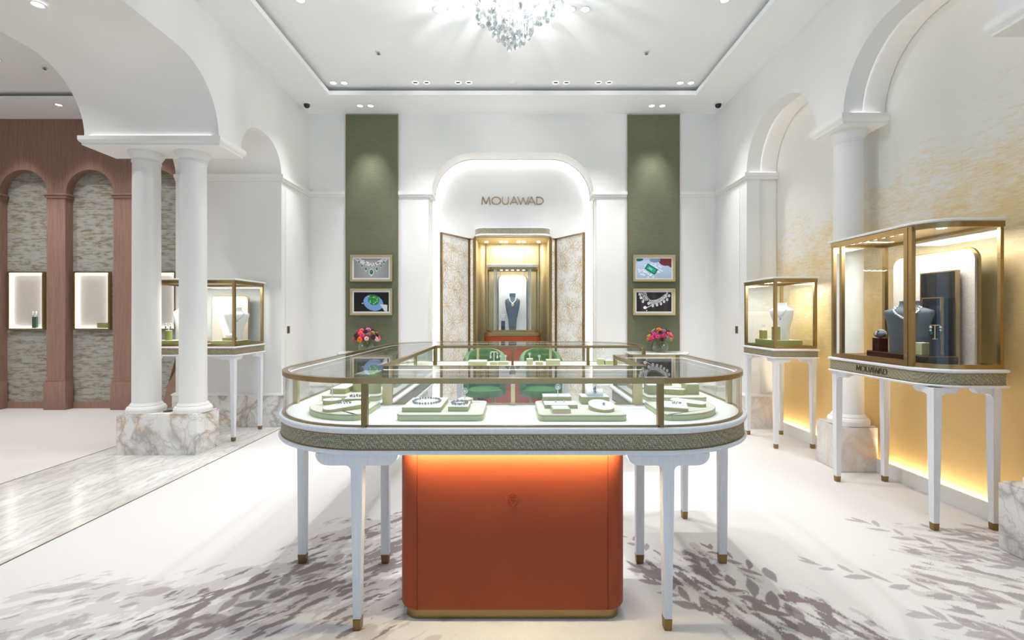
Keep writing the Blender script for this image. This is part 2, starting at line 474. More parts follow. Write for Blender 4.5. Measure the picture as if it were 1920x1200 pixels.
# ---- main floor carpet with the woven leaf pattern (colour stored per pile point)
def vnoise(x, y, seed):
    rng = np.random.RandomState(seed); T = rng.rand(256, 256)
    xi = np.floor(x).astype(int); yi = np.floor(y).astype(int); fx = x-xi; fy = y-yi
    fx = fx*fx*(3-2*fx); fy = fy*fy*(3-2*fy)
    g = lambda a, b: T[a % 256, b % 256]
    return (g(xi,yi)*(1-fx)+g(xi+1,yi)*fx)*(1-fy)+(g(xi,yi+1)*(1-fx)+g(xi+1,yi+1)*fx)*fy
def fbm(x, y, seed, o=4):
    s = 0; a = 0.5; t = 0
    for k in range(o):
        s = s + a*vnoise(x*2**k, y*2**k, seed+k); t += a; a *= 0.55
    return s/t
def sstep(a, b, x):
    q = np.clip((x-a)/(b-a), 0, 1); return q*q*(3-2*q)
def carpet():
    x0, x1, y0, y1, st = XLO + 1.223, 3.0, 1.62, 3.32, 0.0062
    xs = np.linspace(x0, x1, int((x1-x0)/st)+1); ys = np.linspace(y0, y1, int((y1-y0)/st)+1)
    X, Y = np.meshgrid(xs, ys)
    wx = X + 0.03*(fbm(X*9, Y*9, 3)-0.5); wy = Y + 0.03*(fbm(X*9+40, Y*9, 9)-0.5)
    dark = np.zeros_like(X); light = np.zeros_like(X)
    edge = lambda v, th, w=0.012: sstep(th-w, th+w, v)
    # masses of brush-like leaves: (centre line points, half width, direction, strength)
    def mass(line, hw, ang, seed, thl, thd, stretch=3.2, fr=10.0):
        d = np.full(X.shape, 9.0)
        for (a, b) in zip(line[:-1], line[1:]):
            ax, ay = a; bx, by = b; L2 = (bx-ax)**2+(by-ay)**2
            tt = np.clip(((X-ax)*(bx-ax)+(Y-ay)*(by-ay))/L2, 0, 1)
            d = np.minimum(d, np.hypot(X-ax-tt*(bx-ax), Y-ay-tt*(by-ay)))
        m = 1 - sstep(hw*0.55, hw*1.15, d + 0.12*(fbm(X*3, Y*3, seed+50)-0.5))
        c, s = math.cos(ang), math.sin(ang)
        u = wx*c+wy*s; w = -wx*s+wy*c
        n1 = fbm(u*fr/stretch*2.2, w*fr*2.2, seed); n2 = fbm(u*fr/stretch*3.1+7, w*fr*3.1, seed+11)
        l = edge(n1*0.75+0.25*n2 + 0.22*(m-1), thl) * (m > 0.02)
        k = edge(n2*0.7+0.3*n1 + 0.30*(m-1), thd) * (m > 0.02)
        return l, k
    def acc(l, k, fl=0.55, fk=0.95):
        nonlocal dark, light
        light = np.maximum(light, l*fl); dark = np.maximum(dark, k*fk)
    acc(*mass([(-1.45,1.70),(-1.28,2.05),(-1.0,2.30),(-0.74,2.72),(-0.50,2.95)], 0.40, 0.85, 21, 0.44, 0.56))
    acc(*mass([(-0.95,1.85),(-0.62,2.20),(-0.45,2.55)], 0.42, 0.75, 24, 0.44, 0.55))
    acc(*mass([(-2.4,1.70),(-1.95,1.95),(-1.85,2.05)], 0.34, 0.55, 33, 0.46, 0.60), 0.45, 0.5)
    acc(*mass([(-1.5,1.66),(-0.8,1.70),(0.2,1.68)], 0.18, 0.5, 35, 0.52, 0.66), 0.35, 0.4)
    acc(*mass([(1.35,1.70),(1.02,2.12),(0.86,2.36)], 0.30, 2.0, 41, 0.46, 0.53, 3.0))
    acc(*mass([(2.75,1.66),(2.1,1.95),(2.3,2.4),(2.75,2.6)], 0.42, 2.55, 47, 0.48, 0.56, 3.4), 0.45, 0.6)
    acc(*mass([(0.9,1.66),(1.9,1.68),(2.6,1.75)], 0.20, 2.6, 53, 0.50, 0.58, 3.0), 0.4, 0.55)
    # single sprigs of leaves
    rng = random.Random(5)
    def leaf(cx, cy, ang, L, Wd, val, out):
        nonlocal dark, light
        sl = (np.abs(X-cx) < L) & (np.abs(Y-cy) < L)
        if not sl.any(): return
        c, s = math.cos(ang), math.sin(ang)
        u = ((wx[sl]-cx)*c+(wy[sl]-cy)*s)/(L/2); w = (-(wx[sl]-cx)*s+(wy[sl]-cy)*c)/(Wd/2)
        e = sstep(-0.12, 0.12, (1-np.abs(u)**1.7) - np.abs(w)) * (np.abs(u) < 1)
        if out == 'd': dark[sl] = np.maximum(dark[sl], e*val)
        else: light[sl] = np.maximum(light[sl], e*val)
    def sprig(pts, L, Wd, val, n, out='d', spread=0.65):
        P = [Vector(p) for p in pts]; seg = [(P[i+1]-P[i]).length for i in range(len(P)-1)]; tot = sum(seg)
        for i in range(n):
            q = (i+0.5)/n*tot; k = 0
            while k < len(seg)-1 and q > seg[k]: q -= seg[k]; k += 1
            d = (P[k+1]-P[k]).normalized(); c = P[k]+d*q
            a0 = math.atan2(d.y, d.x); side = 1 if i % 2 else -1
            f = 1 - 0.45*i/n
            a = a0 + side*(spread + rng.uniform(-0.2, 0.2))
            ll = L*f*rng.uniform(0.8, 1.2)
            leaf(c.x+math.cos(a)*ll*0.45, c.y+math.sin(a)*ll*0.45, a, ll, Wd*f*rng.uniform(0.8,1.3), val*rng.uniform(0.85,1), out)
        leaf(P[-1].x, P[-1].y, math.atan2((P[-1]-P[-2]).y, (P[-1]-P[-2]).x), L*0.7, Wd*0.5, val, out)
    sprig([(2.35,2.05),(2.05,2.12),(1.72,2.30),(1.50,2.45)], 0.17, 0.050, 0.6, 13)
    sprig([(2.7,2.30),(2.45,2.45),(2.25,2.70),(2.12,2.95)], 0.17, 0.055, 0.62, 14)
    sprig([(2.75,2.60),(2.60,2.72),(2.45,2.86)], 0.14, 0.045, 0.6, 9)
    sprig([(2.1,1.72),(1.95,1.86),(1.72,2.02)], 0.16, 0.06, 0.55, 10)
    sprig([(1.75,1.70),(1.42,1.85),(1.25,1.93)], 0.13, 0.05, 0.5, 10)
    sprig([(1.2,1.95),(1.02,2.25),(0.92,2.45)], 0.17, 0.055, 0.95, 11)
    sprig([(0.85,2.0),(0.72,2.2),(0.60,2.42)], 0.15, 0.05, 0.9, 9)
    sprig([(1.25,2.25),(1.12,2.5),(1.05,2.62)], 0.12, 0.04, 0.9, 7)
    sprig([(0.72,2.55),(0.66,2.72),(0.58,2.86)], 0.10, 0.035, 0.75, 6)
    sprig([(-1.5,1.75),(-1.3,1.98),(-1.1,2.2),(-0.8,2.6)], 0.16, 0.06, 0.75, 16)
    sprig([(-2.1,1.75),(-1.75,1.95)], 0.15, 0.07, 0.45, 6)
    for cx, cy, a, L, Wd, v in ((-1.62,2.19,0.25,0.16,0.07,0.5), (-1.80,2.15,1.2,0.09,0.06,0.45), (-2.05,2.22,0.3,0.28,0.08,0.4),
                                (1.32,1.95,0.2,0.10,0.05,0.5), (1.46,1.97,0.9,0.05,0.045,0.5), (-0.32,1.86,0.8,0.10,0.06,0.35), (-0.12,1.78,0.6,0.09,0.06,0.35)):
        leaf(cx, cy, a, L, Wd, v, 'd')
    base = np.array(srgb(223,219,216)[:3]); lc = np.array(srgb(186,176,174)[:3]); dc = np.array(srgb(140,128,128)[:3])
    C = base[None,None,:]*(1-light[...,None]) + lc*light[...,None]
    C = C*(1-dark[...,None]) + dc*dark[...,None]
    ny, nx = X.shape
    V = np.stack([X.ravel(), Y.ravel(), np.zeros(X.size)], 1)
    i = (np.arange(ny-1)[:,None]*nx + np.arange(nx-1)[None,:]).ravel()
    F = np.stack([i, i+1, i+1+nx, i+nx], 1)
    # plain carpet around the patterned field
    ex = [[(x0,YF),(x1,YF),(x1,y0),(x0,y0)], [(x0,y1),(x1,y1),(x1,7.0),(x0,7.0)]]
    V2 = [(p[0],p[1],0) for q in ex for p in q]; n0 = len(V)
    V = np.vstack([V, V2]); F = np.vstack([F, [[n0,n0+1,n0+2,n0+3],[n0+4,n0+5,n0+6,n0+7]]])
    Cc = np.ones((len(V), 4)); Cc[:n0,:3] = C.reshape(-1,3); Cc[n0:,:3] = base
    me = bpy.data.meshes.new('floor')
    me.vertices.add(len(V)); me.vertices.foreach_set('co', V.astype(np.float32).ravel())
    me.loops.add(F.size); me.loops.foreach_set('vertex_index', F.astype(np.int32).ravel())
    me.polygons.add(len(F)); me.polygons.foreach_set('loop_start', (np.arange(len(F))*4).astype(np.int32))
    me.update(calc_edges=True)
    at = me.color_attributes.new('pile', 'FLOAT_COLOR', 'POINT')
    at.data.foreach_set('color', Cc.astype(np.float32).ravel())
    me.materials.append(M['carpet'])
    o = bpy.data.objects.new('floor', me); COL.objects.link(o)
    struct(o, 'pale carpet with woven grey mauve leaf sprays')
carpet()
struct(MB().box(XLO, XLO+1.223, YF, 5.46, -0.02, 0.002).build('floor_threshold', 'marble_floor'), 'veined marble threshold strip under the wide arch')
struct(MB().box(XLO-0.006, XLO, YF, 5.46, -0.02, 0.004).box(XLO+1.223, XLO+1.228, YF, 5.46, -0.02, 0.004).build('trim_1', 'brass_dark'), 'thin brass floor strips')
struct(MB().box(-9.0, XLO-0.006, YF, 6.6, -0.02, 0.0).build('floor_side_room', 'carpet_plain'), 'plain pale carpet of the side room')

# ---- left wall, thick, with a wide arch and a narrow arch
p = [(YB+0.3, 0), (YB+0.3, 3.95), (YF, 3.95), (YF, 0), (1.0, 0)]
p += arch_pts(1.0, 4.28, 0.52) + [(4.28, 2.77), (4.63, 2.77)]
p += arch_pts(4.63, 5.44, 0.36, 0.33) + [(5.44, 0)]
struct(MB().prism(p, XLO, XL, 'x').build('wall_left', 'plaster', ang=25), 'white plaster wall with arches on the left')
# ---- right wall skin with arches, then a set-back layer that hides the light line
p = [(YB+0.3, 0), (YB+0.3, 3.95), (YF, 3.95), (YF, 0), (0.9, 0)]
p += arch_pts(0.9, 2.25, 0.52) + [(2.25, 2.77), (2.60, 2.77)]
p += arch_pts(2.60, 3.80, 0.52) + [(3.80, 2.77), (4.15, 2.77)]
p += arch_pts(4.15, 5.37, 0.52) + [(5.37, 0)]
struct(MB().prism(p, XR, XR+0.15, 'x').build('wall_right', 'plaster', ang=25), 'white plaster wall with arches on the right')
g = 0.018
p = [(YB+0.3, 0), (YB+0.3, 3.95), (YF, 3.95), (YF, 0), (0.9-g, 0)]
for (a, b, tail) in ((0.9, 2.25, [(2.25+g, 2.77), (2.60-g, 2.77)]), (2.60, 3.80, [(3.80+g, 2.77), (4.15-g, 2.77)]), (4.15, 5.37, [(5.37+g, 0)])):
    q = arch_pts(a-g, b+g, 0.52+g); p += q + tail
struct(MB().prism(p, XR+0.15, XG, 'x').build('wall_right_reveal', 'plaster', ang=25), 'inner arch reveal of the right wall')
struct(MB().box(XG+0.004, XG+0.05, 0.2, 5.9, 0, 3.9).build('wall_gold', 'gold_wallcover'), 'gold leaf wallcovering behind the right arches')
lw_ = MB()
for a, b in ((2.60, 3.80), (4.15, 5.37)):
    q = arch_pts(a-0.004, b+0.004, 0.524)
    vs = [(XR+0.1515, y, z) for y, z in q]; q2 = arch_pts(a-0.014, b+0.014, 0.534)
    vs += [(XR+0.1515, y, z) for y, z in q2]; n = len(q)
    lw_.add(vs, [(i, i+1, n+i+1, n+i) for i in range(n-1)])
struct(lw_.build('trim_2', 'led_soft', smooth=False, recalc=False), 'hidden light line inside the right arches')
# skirting with warm light line at the foot of the gold wall
struct(MB().box(XG-0.035, XG-0.02, 0.9, 5.37, 0, 0.105).box(XG-0.02, XG+0.004, 0.9, 5.37, 0, 0.05).build('baseboard_right', 'lacquer'), 'white skirting board below the gold wall')
struct(MB().box(XG-0.016, XG-0.006, 2.62, 3.84, 0.052, 0.06).box(XG-0.016, XG-0.006, 4.2, 5.36, 0.052, 0.06).build('trim_3', 'led_warm', smooth=False), 'warm light line behind the skirting')

# ---- back wall with niche
def niche_poly(hw_low, hw, top, r):
    right = [(hw_low, 0), (hw_low, 2.77), (hw, 2.77)] + arc(hw-r, top-r, r, 0, 90, 16)
    return right + [(-x, z) for x, z in reversed(right)]
nq = niche_poly(1.078, 1.037, 3.339, 0.53)
p = [(XL-0.2, 0), (XL-0.2, 3.95), (XR+0.2, 3.95), (XR+0.2, 0)] + nq
struct(MB().prism(p, YB, YB+0.296, 'y').build('wall_back', 'plaster', ang=25), 'white plaster back wall with a tall lit niche')
p = [(-1.5, 0), (-1.5, 3.6), (1.5, 3.6), (1.5, 0), (0.485, 0), (0.485, 2.30), (-0.485, 2.30), (-0.485, 0)]
struct(MB().prism(p, YB+0.296, YB+0.33, 'y').build('wall_niche', 'plaster'), 'white inner wall of the lit niche')
q = niche_poly(1.0775, 1.0365, 3.3385, 0.5295)
vs = [(x, YB+0.272, z) for x, z in q] + [(x, YB+0.288, z) for x, z in q]; n = len(q)
struct(MB().add(vs, [(i, i+1, n+i+1, n+i) for i in range(n-1)]).build('trim_4', 'led_niche', smooth=False, recalc=False), 'light line around the niche')
q2 = niche_poly(1.066, 1.025, 3.327, 0.518)
vs = [(x, YB+0.258, z) for x, z in q] + [(x, YB+0.258, z) for x, z in q2] + [(x, YB+0.266, z) for x, z in q2] + [(x, YB+0.266, z) for x, z in q]
struct(MB().add(vs, [(k*n+i, k*n+i+1, (k+1)%4*n+i+1, (k+1)%4*n+i) for k in range(4) for i in range(n-1)]).build('trim_12', 'plaster', smooth=False), 'thin lip that hides the niche light line')

# ---- cornices, imposts, baseboards
def cornice(name, runs):
    mb = MB()
    for ln in runs:
        mb.wallstrip(ln, 0.0, 0.016, 2.765, 2.785); mb.wallstrip(ln, 0.0, 0.024, 2.785, 2.795); mb.wallstrip(ln, 0.0, 0.034, 2.795, 2.834)
    struct(mb.build(name, 'moulding', smooth=False))
cornice('trim_5', [[(XLO,5.44),(XL,5.44),(XL,YB),(-2.135,YB)]])
cornice('trim_6', [[(-1.458,YB),(-1.055,YB),(-1.055,YB+0.25)], [(1.055,YB+0.25),(1.055,YB),(1.464,YB)]])
cornice('trim_7', [[(2.135,YB),(XR,YB),(XR,5.37),(XG,5.37)]])
mb = MB(); ledm = MB()
for (x0, x1, y0, y1) in ((XLO, XL, 4.28, 4.63), (XR, XG-0.005, 3.80, 4.15), (XR, XG-0.005, 2.25, 2.60)):
    q = [(x0,y0),(x1,y0),(x1,y1),(x0,y1)]
    mb.stack(q, [(0.0,2.755),(0.012,2.757),(0.014,2.775),(0.022,2.78),(0.03,2.79),(0.034,2.80),(0.034,2.834),(0.0,2.8345)])
    for yy in ((y0-0.02, y0-0.010), (y1+0.010, y1+0.02)):
        ledm.box(x0+0.06, x1-0.06, yy[0], yy[1], 2.836, 2.841)
ledm.box(XR+0.03, XG-0.03, 5.35, 5.36, 2.836, 2.841)
struct(mb.build('trim_8', 'moulding', smooth=False)); struct(ledm.build('trim_9', 'led_white', smooth=False), 'light lines on top of the imposts')
mb = MB()
runs = [[(XLO-0.004,5.75),(XLO-0.004,5.44),(XL,5.44),(XL,5.53)], [(XL,6.16),(XL,YB),(-1.08,YB)]]
for ln in runs: mb.wallstrip([(x, y) for x, y in ln], 0.0, 0.022, 0, 0.355)
mb2 = MB()
for ln in runs: mb2.wallstrip(ln, 0.0, 0.03, 0.355, 0.372); mb2.wallstrip(ln, 0.0, 0.018, 0.372, 0.382)
struct(mb.build('baseboard_left', 'marble', smooth=False)); struct(mb2.build('trim_10', 'moulding', smooth=False))
mb = MB(); mb2 = MB()
for ln in ([(1.08,YB),(XR,YB),(XR,6.16)], [(XR,5.50),(XR,5.37),(XG,5.37)]):
    mb.wallstrip(ln, 0.0, 0.022, 0, 0.355); mb2.wallstrip(ln, 0.0, 0.03, 0.355, 0.372); mb2.wallstrip(ln, 0.0, 0.018, 0.372, 0.382)
struct(mb.build('baseboard_back', 'marble_pale', smooth=False)); struct(mb2.build('trim_11', 'moulding', smooth=False))

# ---- flush doors with recessed pulls
for k, s in ((1, -1), (2, 1)):
    x = XL if s < 0 else XR
    d = MB().box(x-s*0.008, x, 5.53, 6.15, 0.01, 2.70).build('door_%d' % k, 'plaster', bevel=0.002)
    struct(d, 'flush white door in the %s wall' % ('left' if s < 0 else 'right'))
    xa, xb = sorted((x-s*0.011, x-s*0.003))
    pl = MB().box(xa, xb, 5.557, 5.625, 1.045, 1.13).build('door_pull', 'brass_dark', d)
    xa, xb = sorted((x-s*0.0118, x-s*0.003))
    MB().box(xa, xb, 5.572, 5.612, 1.053, 1.122).build('pull_recess', 'lens_black', pl)

# ---- ceiling with raised tray
mb = MB()
mb.box(XLO, -2.144, YF, 6.6, ZS, ZS+0.05).box(2.144, XG+0.1, YF, 6.6, ZS, ZS+0.05)
mb.box(-2.144, 2.144, 5.65, 6.6, ZS, ZS+0.05).box(-2.144, 2.144, YF, -1.0, ZS, ZS+0.05)
struct(mb.build('ceiling', 'ceiling_paint', smooth=False), 'white ceiling soffit ring')
struct(MB().box(-3.0, 3.0, YF, 6.7, ZC, ZC+0.05).build('ceiling_tray', 'ceiling_paint', smooth=False), 'raised white ceiling tray')

# ---- shop front behind the camera
p = [(-9.1,0),(-9.1,4.1),(XG+0.1,4.1),(XG+0.1,0),(2.3,0),(2.3,3.3),(-2.3,3.3),(-2.3,0)]
struct(MB().prism(p, YF-0.2, YF, 'y').build('wall_front', 'plaster', smooth=False), 'shop front wall with a wide glazed opening')

# ---- side room
PW = [(-6.2-0.888*k, -5.952-0.888*k) for k in (-3, -2, -1, 0, 1, 2)]
YW = 6.44
p = [(-9.0, 0), (-9.0, 3.95), (XLO+0.2, 3.95), (XLO+0.2, 0)]
ops = [(-6.84-0.888*k, -6.2-0.888*k) for k in (-2, -1, 0, 1)]
for a, b in ops:
    r = (b-a)/2
    p += [(b, 0)] + arc((a+b)/2, 2.876, r, 0, 180, 24) + [(a, 0)]
wsr = struct(MB().prism(p, YW, YW+0.11, 'y').build('wall_side_room', 'red_oak', ang=25), 'reddish oak wall with arched recesses in the side room')
struct(MB().box(-9.0, XLO+0.2, YW+0.11, YW+0.14, 0, 3.9).build('wall_side_room_lining', 'wallpaper'), 'grey green distressed wallpaper in the recesses')
struct(MB().box(-9.0, XLO, YW+0.085, YW+0.109, 0, 0.085).build('baseboard_side_room', 'red_oak'))
for a, b in [(-6.2-0.888*k, -5.952-0.888*k) for k in (-2, -1, 0, 1)]:
    r_ = MB().box(a-0.022, b+0.022, YW-0.03, YW+0.09, 0, 0.375).box(a-0.012, b+0.012, YW-0.015, YW+0.09, 0.375, 0.395).build('pilaster_base', 'red_oak', wsr, bevel=0.002)
    MB().box(a-0.02, b+0.02, YW-0.02, YW+0.10, 2.815, 2.85).box(a-0.03, b+0.03, YW-0.032, YW+0.10, 2.85, 2.876).build('pilaster_capital', 'red_oak', wsr, bevel=0.002)
    MB().box(a, b, YW-0.006, YW, 0.39, 2.82).build('pilaster_shaft', 'red_oak', wsr)
struct(MB().box(-9.0, XLO, 5.84, YW, 3.87, 3.905).box(-9.0, XLO, YF, -1.0, 3.87, 3.905).build('ceiling_side_soffit', 'ceiling_paint', smooth=False))
struct(MB().box(-9.0, XLO, YF, YW+0.2, 3.96, 4.0).build('ceiling_side_room', 'ceiling_paint', smooth=False))
struct(MB().box(-9.1, -9.0, YF, YW+0.2, 0, 4.0).build('wall_far_left', 'plaster', smooth=False))

# ================================================================== COLUMNS
def column(label, x, y, z0, z1=2.757, r=0.113):
    t = thing('column', label, 'column', (x, y, z0), 'round plaster columns under the arches')
    MB().lathe(x, y, [(r*1.0, z0+0.085), (r, z0+0.09), (r*0.985, z0+0.9), (r*0.96, z1-0.11), (r*0.96, z1-0.09)], 40).build('shaft', 'stone_white', t)
    MB().lathe(x, y, [(r*1.36, z0), (r*1.38, z0+0.012), (r*1.38, z0+0.032), (r*1.30, z0+0.05), (r*1.16, z0+0.055), (r*1.16, z0+0.065), (r*1.04, z0+0.085), (r*0.9, z0+0.088)], 40).build('column_base', 'stone_white', t, ang=25)
    MB().lathe(x, y, [(r*0.9, z1-0.10), (r*1.03, z1-0.098), (r*1.03, z1-0.088), (r*1.0, z1-0.08), (r*1.0, z1-0.07), (r*1.22, z1-0.03), (r*1.25, z1-0.018), (r*1.25, z1)], 40).build('capital', 'stone_white', t, ang=25)
    return t
def plinth(label, x0, x1, y0, y1, h=0.367, mat='marble'):
    t = thing('marble_plinth', label, 'plinth', ((x0+x1)/2, (y0+y1)/2, 0), 'marble plinth blocks')
    MB().box(x0, x1, y0, y1, 0.002, h-0.012).build('block', mat, t, bevel=0.002)
    MB().box(x0+0.012, x1-0.012, y0+0.012, y1-0.012, h-0.012, h).build('cap_slab', mat, t, bevel=0.002)
plinth('long veined marble plinth block carrying the pair of columns', -3.545, -2.825, 4.326, 4.657)
plinth('pale marble plinth block under the single column on the right', 2.622, 2.918, 3.86, 4.17, mat='marble_pale')
plinth('marble plinth block cut off by the right edge of the photo', 2.612, 2.918, 2.25, 2.60, mat='marble')
column('left one of the paired white columns on the marble plinth', -3.397, 4.49, 0.367)
column('right one of the paired white columns on the marble plinth', -2.965, 4.49, 0.367)
column('single white column standing against the gold wall', 2.77, 3.99, 0.367, r=0.108)
column('white column at the right edge, above the cut-off plinth', 2.77, 2.42, 0.367, r=0.108)
t = thing('uplight', 'small black round uplight on the plinth between the paired columns', 'light', (-3.18, 4.47, 0.367))
MB().lathe(-3.18, 4.47, [(0.045, 0.367), (0.045, 0.371), (0.038, 0.373)], 24).build('bezel', 'lens_black', t)
MB().lathe(-3.18, 4.47, [(0.03, 0.3731), (0.03, 0.3745)], 20).build('lens', 'black_gloss', t)

# ================================================================== LEGS AND CASES
def leg_T(x, y, along, ztop, parent, half=0.024, foot=0.0145, br=0.165, brh=0.05, th=0.04):
    """tapered leg with a T bracket; along = 'x' or 'y' is the bracket direction"""
    zb = ztop - brh; ft = 0.046
    right = [(foot+0.0006, ft), (half, zb-0.09)] + [(half+0.022-0.022*math.cos(a), zb-0.022+0.022*math.sin(a)) for a in [i*PI/12 for i in range(7)]]
    right += [(br-0.05, zb)] + [(br-0.05+0.05*math.sin(a), zb+0.045-0.045*math.cos(a)) for a in [i*PI/12 for i in range(1, 7)]] + [(br, ztop)]
    left = [(-u, z) for u, z in reversed(right)]
    poly = right + left
    o0 = x if along == 'x' else y; c0 = y if along == 'x' else x
    mb = MB().prism([(u+o0, z) for u, z in poly], c0-th/2, c0+th/2, 'y' if along == 'x' else 'x')
    l = mb.build('leg', 'white_oak', parent, bevel=0.003)
    f2 = foot
    MB().loft([[(x-f2*0.95,y-th/2+0.003,0.0),(x+f2*0.95,y-th/2+0.003,0.0),(x+f2*0.95,y+th/2-0.003,0.0),(x-f2*0.95,y+th/2-0.003,0.0)] if along == 'x' else
               [(x-th/2+0.003,y-f2*0.95,0.0),(x+th/2-0.003,y-f2*0.95,0.0),(x+th/2-0.003,y+f2*0.95,0.0),(x-th/2+0.003,y+f2*0.95,0.0)],
              [(x-f2*1.04,y-th/2-0.0008,ft),(x+f2*1.04,y-th/2-0.0008,ft),(x+f2*1.04,y+th/2+0.0008,ft),(x-f2*1.04,y+th/2+0.0008,ft)] if along == 'x' else
               [(x-th/2-0.0008,y-f2*1.04,ft),(x+th/2+0.0008,y-f2*1.04,ft),(x+th/2+0.0008,y+f2*1.04,ft),(x-th/2-0.0008,y+f2*1.04,ft)]]).build('brass_foot', 'brass_dark', l, smooth=False)
    return l
def leg_corner(x, y, sx, sy, ztop, parent, half=0.023, foot=0.0155, br=0.13, brh=0.045):
    """square tapered leg whose outer faces sit at (x,y); brackets run towards sx / sy"""
    ft = 0.042; zb = ztop-brh
    def sq(h, z): return [(cx-h,cy-h,z),(cx+h,cy-h,z),(cx+h,cy+h,z),(cx-h,cy+h,z)]
    cx, cy = x+sx*half, y+sy*half
    mb = MB().loft([sq(foot+0.0008, ft), sq(half*0.94, zb-0.25), sq(half, ztop)])
    prof = [(0, ztop), (br, ztop)] + [(br-0.035+0.035*math.cos(a), ztop-0.035*math.sin(a)) for a in [i*PI/10 for i in range(1, 6)]]
    prof += [(half+0.03, ztop-0.035)] + [(half+0.03-0.03*math.sin(a), ztop-0.065+0.03*math.cos(a)) for a in [i*PI/10 for i in range(1, 6)]] + [(0, ztop-0.09)]
    th = half*0.8
    mb.prism([(cx+sx*u, z) for u, z in prof], cy-th, cy+th, 'y')
    mb.prism([(cy+sy*u, z) for u, z in prof], cx-th, cx+th, 'x')
    l = mb.build('leg', 'white_oak', parent, smooth=True, ang=30)
    def sf(h, z): return sq(h, z)
    MB().loft([sf(foot*0.95, 0.0), sf(foot*1.06, ft)]).build('brass_foot', 'brass_dark', l, smooth=False)
    return l

def seg_line(pts): return pts
def case_body(root, outline, z, fabric='woven', apron=True):
    """z: dict lo, b0, b1, deck"""
    MB().stack(outline, [(-0.004, z['lo']), (0.012, z['lo']+0.004), (0.016, z['lo']+0.012), (0.016, z['b0']-0.006), (0.010, z['b0'])]).build('lower_lip', 'white_oak', root, ang=40)
    MB().stack(outline, [(0.004, z['b0']), (0.004, z['b1'])]).build('woven_band', fabric, root, ang=25)
    MB().ring(outline, 0.0065, 0.0, z['b0'], z['b0']+0.004).ring(outline, 0.0065, 0.0, z['b1']-0.004, z['b1']).build('band_edging', 'brass_dark', root, ang=25)
    h = z['deck']-z['b1']
    MB().stack(outline, [(0.008, z['b1']), (0.015, z['b1']+0.25*h), (0.017, z['b1']+0.55*h), (0.013, z['b1']+0.9*h), (0.004, z['deck'])]).build('upper_lip', 'white_oak', root, ang=50)

# ---------------------------------------------------------------- island counter
HX = 1.09; YF0 = 1.887; RC = 0.515; RB = 0.5; HT = 1.0055; ZD = 0.814
YI = 2.384; YBI = 3.958; YBO = 4.618; XI = 0.63; YRE = 3.037
S_front = [(-HX+RC, YF0), (HX-RC, YF0)]
S_cr = arc(HX-RC, YF0+RC, RC, -90, 0, 18)
S_right = [(HX, YF0+RC), (HX, YRE)]
S_rend = [(HX, YRE), (XI, YRE)]
S_rin = [(XI, YRE), (XI, YI)]
S_fin = [(XI, YI), (-XI, YI)]
S_lin = [(-XI, YI), (-XI, YBI)]
S_bin = [(-XI, YBI), (HX, YBI)]
S_bend = [(HX, YBI), (HX, YBO-RB)]
S_bcr = arc(HX-RB, YBO-RB, RB, 0, 90, 16)
S_back = [(HX-RB, YBO), (-HX+RB, YBO)]
S_bcl = arc(-HX+RB, YBO-RB, RB, 90, 180, 16)
S_left = [(-HX, YBO-RB), (-HX, YF0+RC)]
S_cl = arc(-HX+RC, YF0+RC, RC, 180, 270, 18)
SEGS = [S_front, S_cr, S_right, S_rend, S_rin, S_fin, S_lin, S_bin, S_bend, S_bcr, S_back, S_bcl, S_left, S_cl]
OUT = []
for s in SEGS:
    for q in s[:-1]: OUT.append(q)
ctr = thing('island_counter', 'glass topped island jewellery counter on white legs with an orange pedestal', 'display counter', (0, 2.3, 0))
case_body(ctr, OUT, dict(lo=0.705, b0=0.725, b1=0.789, deck=ZD))
MB().stack(OUT, [(-0.016, ZD-0.004), (-0.016, ZD+0.001)]).build('deck', 'deck_white', ctr, smooth=False)
MB().ring(OUT, -0.001, -0.017, ZD-0.003, ZD+0.006).build('base_rail', 'brass', ctr, ang=25)
MB().ring(OUT, 0.0, -0.024, HT-0.021, HT).build('top_rim', 'brass', ctr, ang=25)
MB().stack(OUT, [(-0.0245, HT-0.012), (-0.0245, HT-0.001)]).build('glass_top', 'glass', ctr, smooth=False)
for s in SEGS:
    MB().wallstrip(s, -0.013, -0.005, ZD+0.006, HT-0.0212).build('glass_pane', 'glass', ctr, ang=25)
    MB().wallstrip(s, -0.030, -0.0255, HT-0.020, HT-0.0165).build('led_strip', 'led_counter', ctr, smooth=False)
def post(x, y, wx, wy, mat='brass', z0=ZD+0.001, z1=HT-0.021, parent=None, name='post'):
    return MB().box(x-wx/2, x+wx/2, y-wy/2, y+wy/2, z0, z1).build(name, mat, parent or ctr, smooth=False)
for s in (-1, 1):
    post(s*(HX-RC+0.005), YF0+0.013, 0.023, 0.024, 'brass_dark')
    post(s*(HX-0.015), YF0+RC, 0.024, 0.023, 'brass_pale')
    post(s*(XI-0.018), YI-0.013, 0.046, 0.018, 'brass_pale')
post(0.002, YI-0.013, 0.02, 0.016, 'brass_pale')
post(-HX+0.015, YBO-RB, 0.022, 0.022, 'brass_pale'); post(-HX+0.015, 3.3, 0.022, 0.022, 'brass_pale')
post(-XI-0.012, 3.2, 0.018, 0.022); post(-XI-0.004, YBI+0.012, 0.03, 0.024)
post(0.0, YBI+0.012, 0.02, 0.022); post(XI-0.01, YBI+0.012, 0.024, 0.022); post(HX-0.013, YBI+0.012, 0.026, 0.024)
post(-0.33, YBO-0.015, 0.022, 0.022, 'brass_pale'); post(0.36, YBO-0.015, 0.022, 0.022, 'brass_pale')
post(XI+0.012, YRE-0.012, 0.022, 0.022); post(HX-0.013, YRE-0.012, 0.022, 0.022, 'brass_pale')
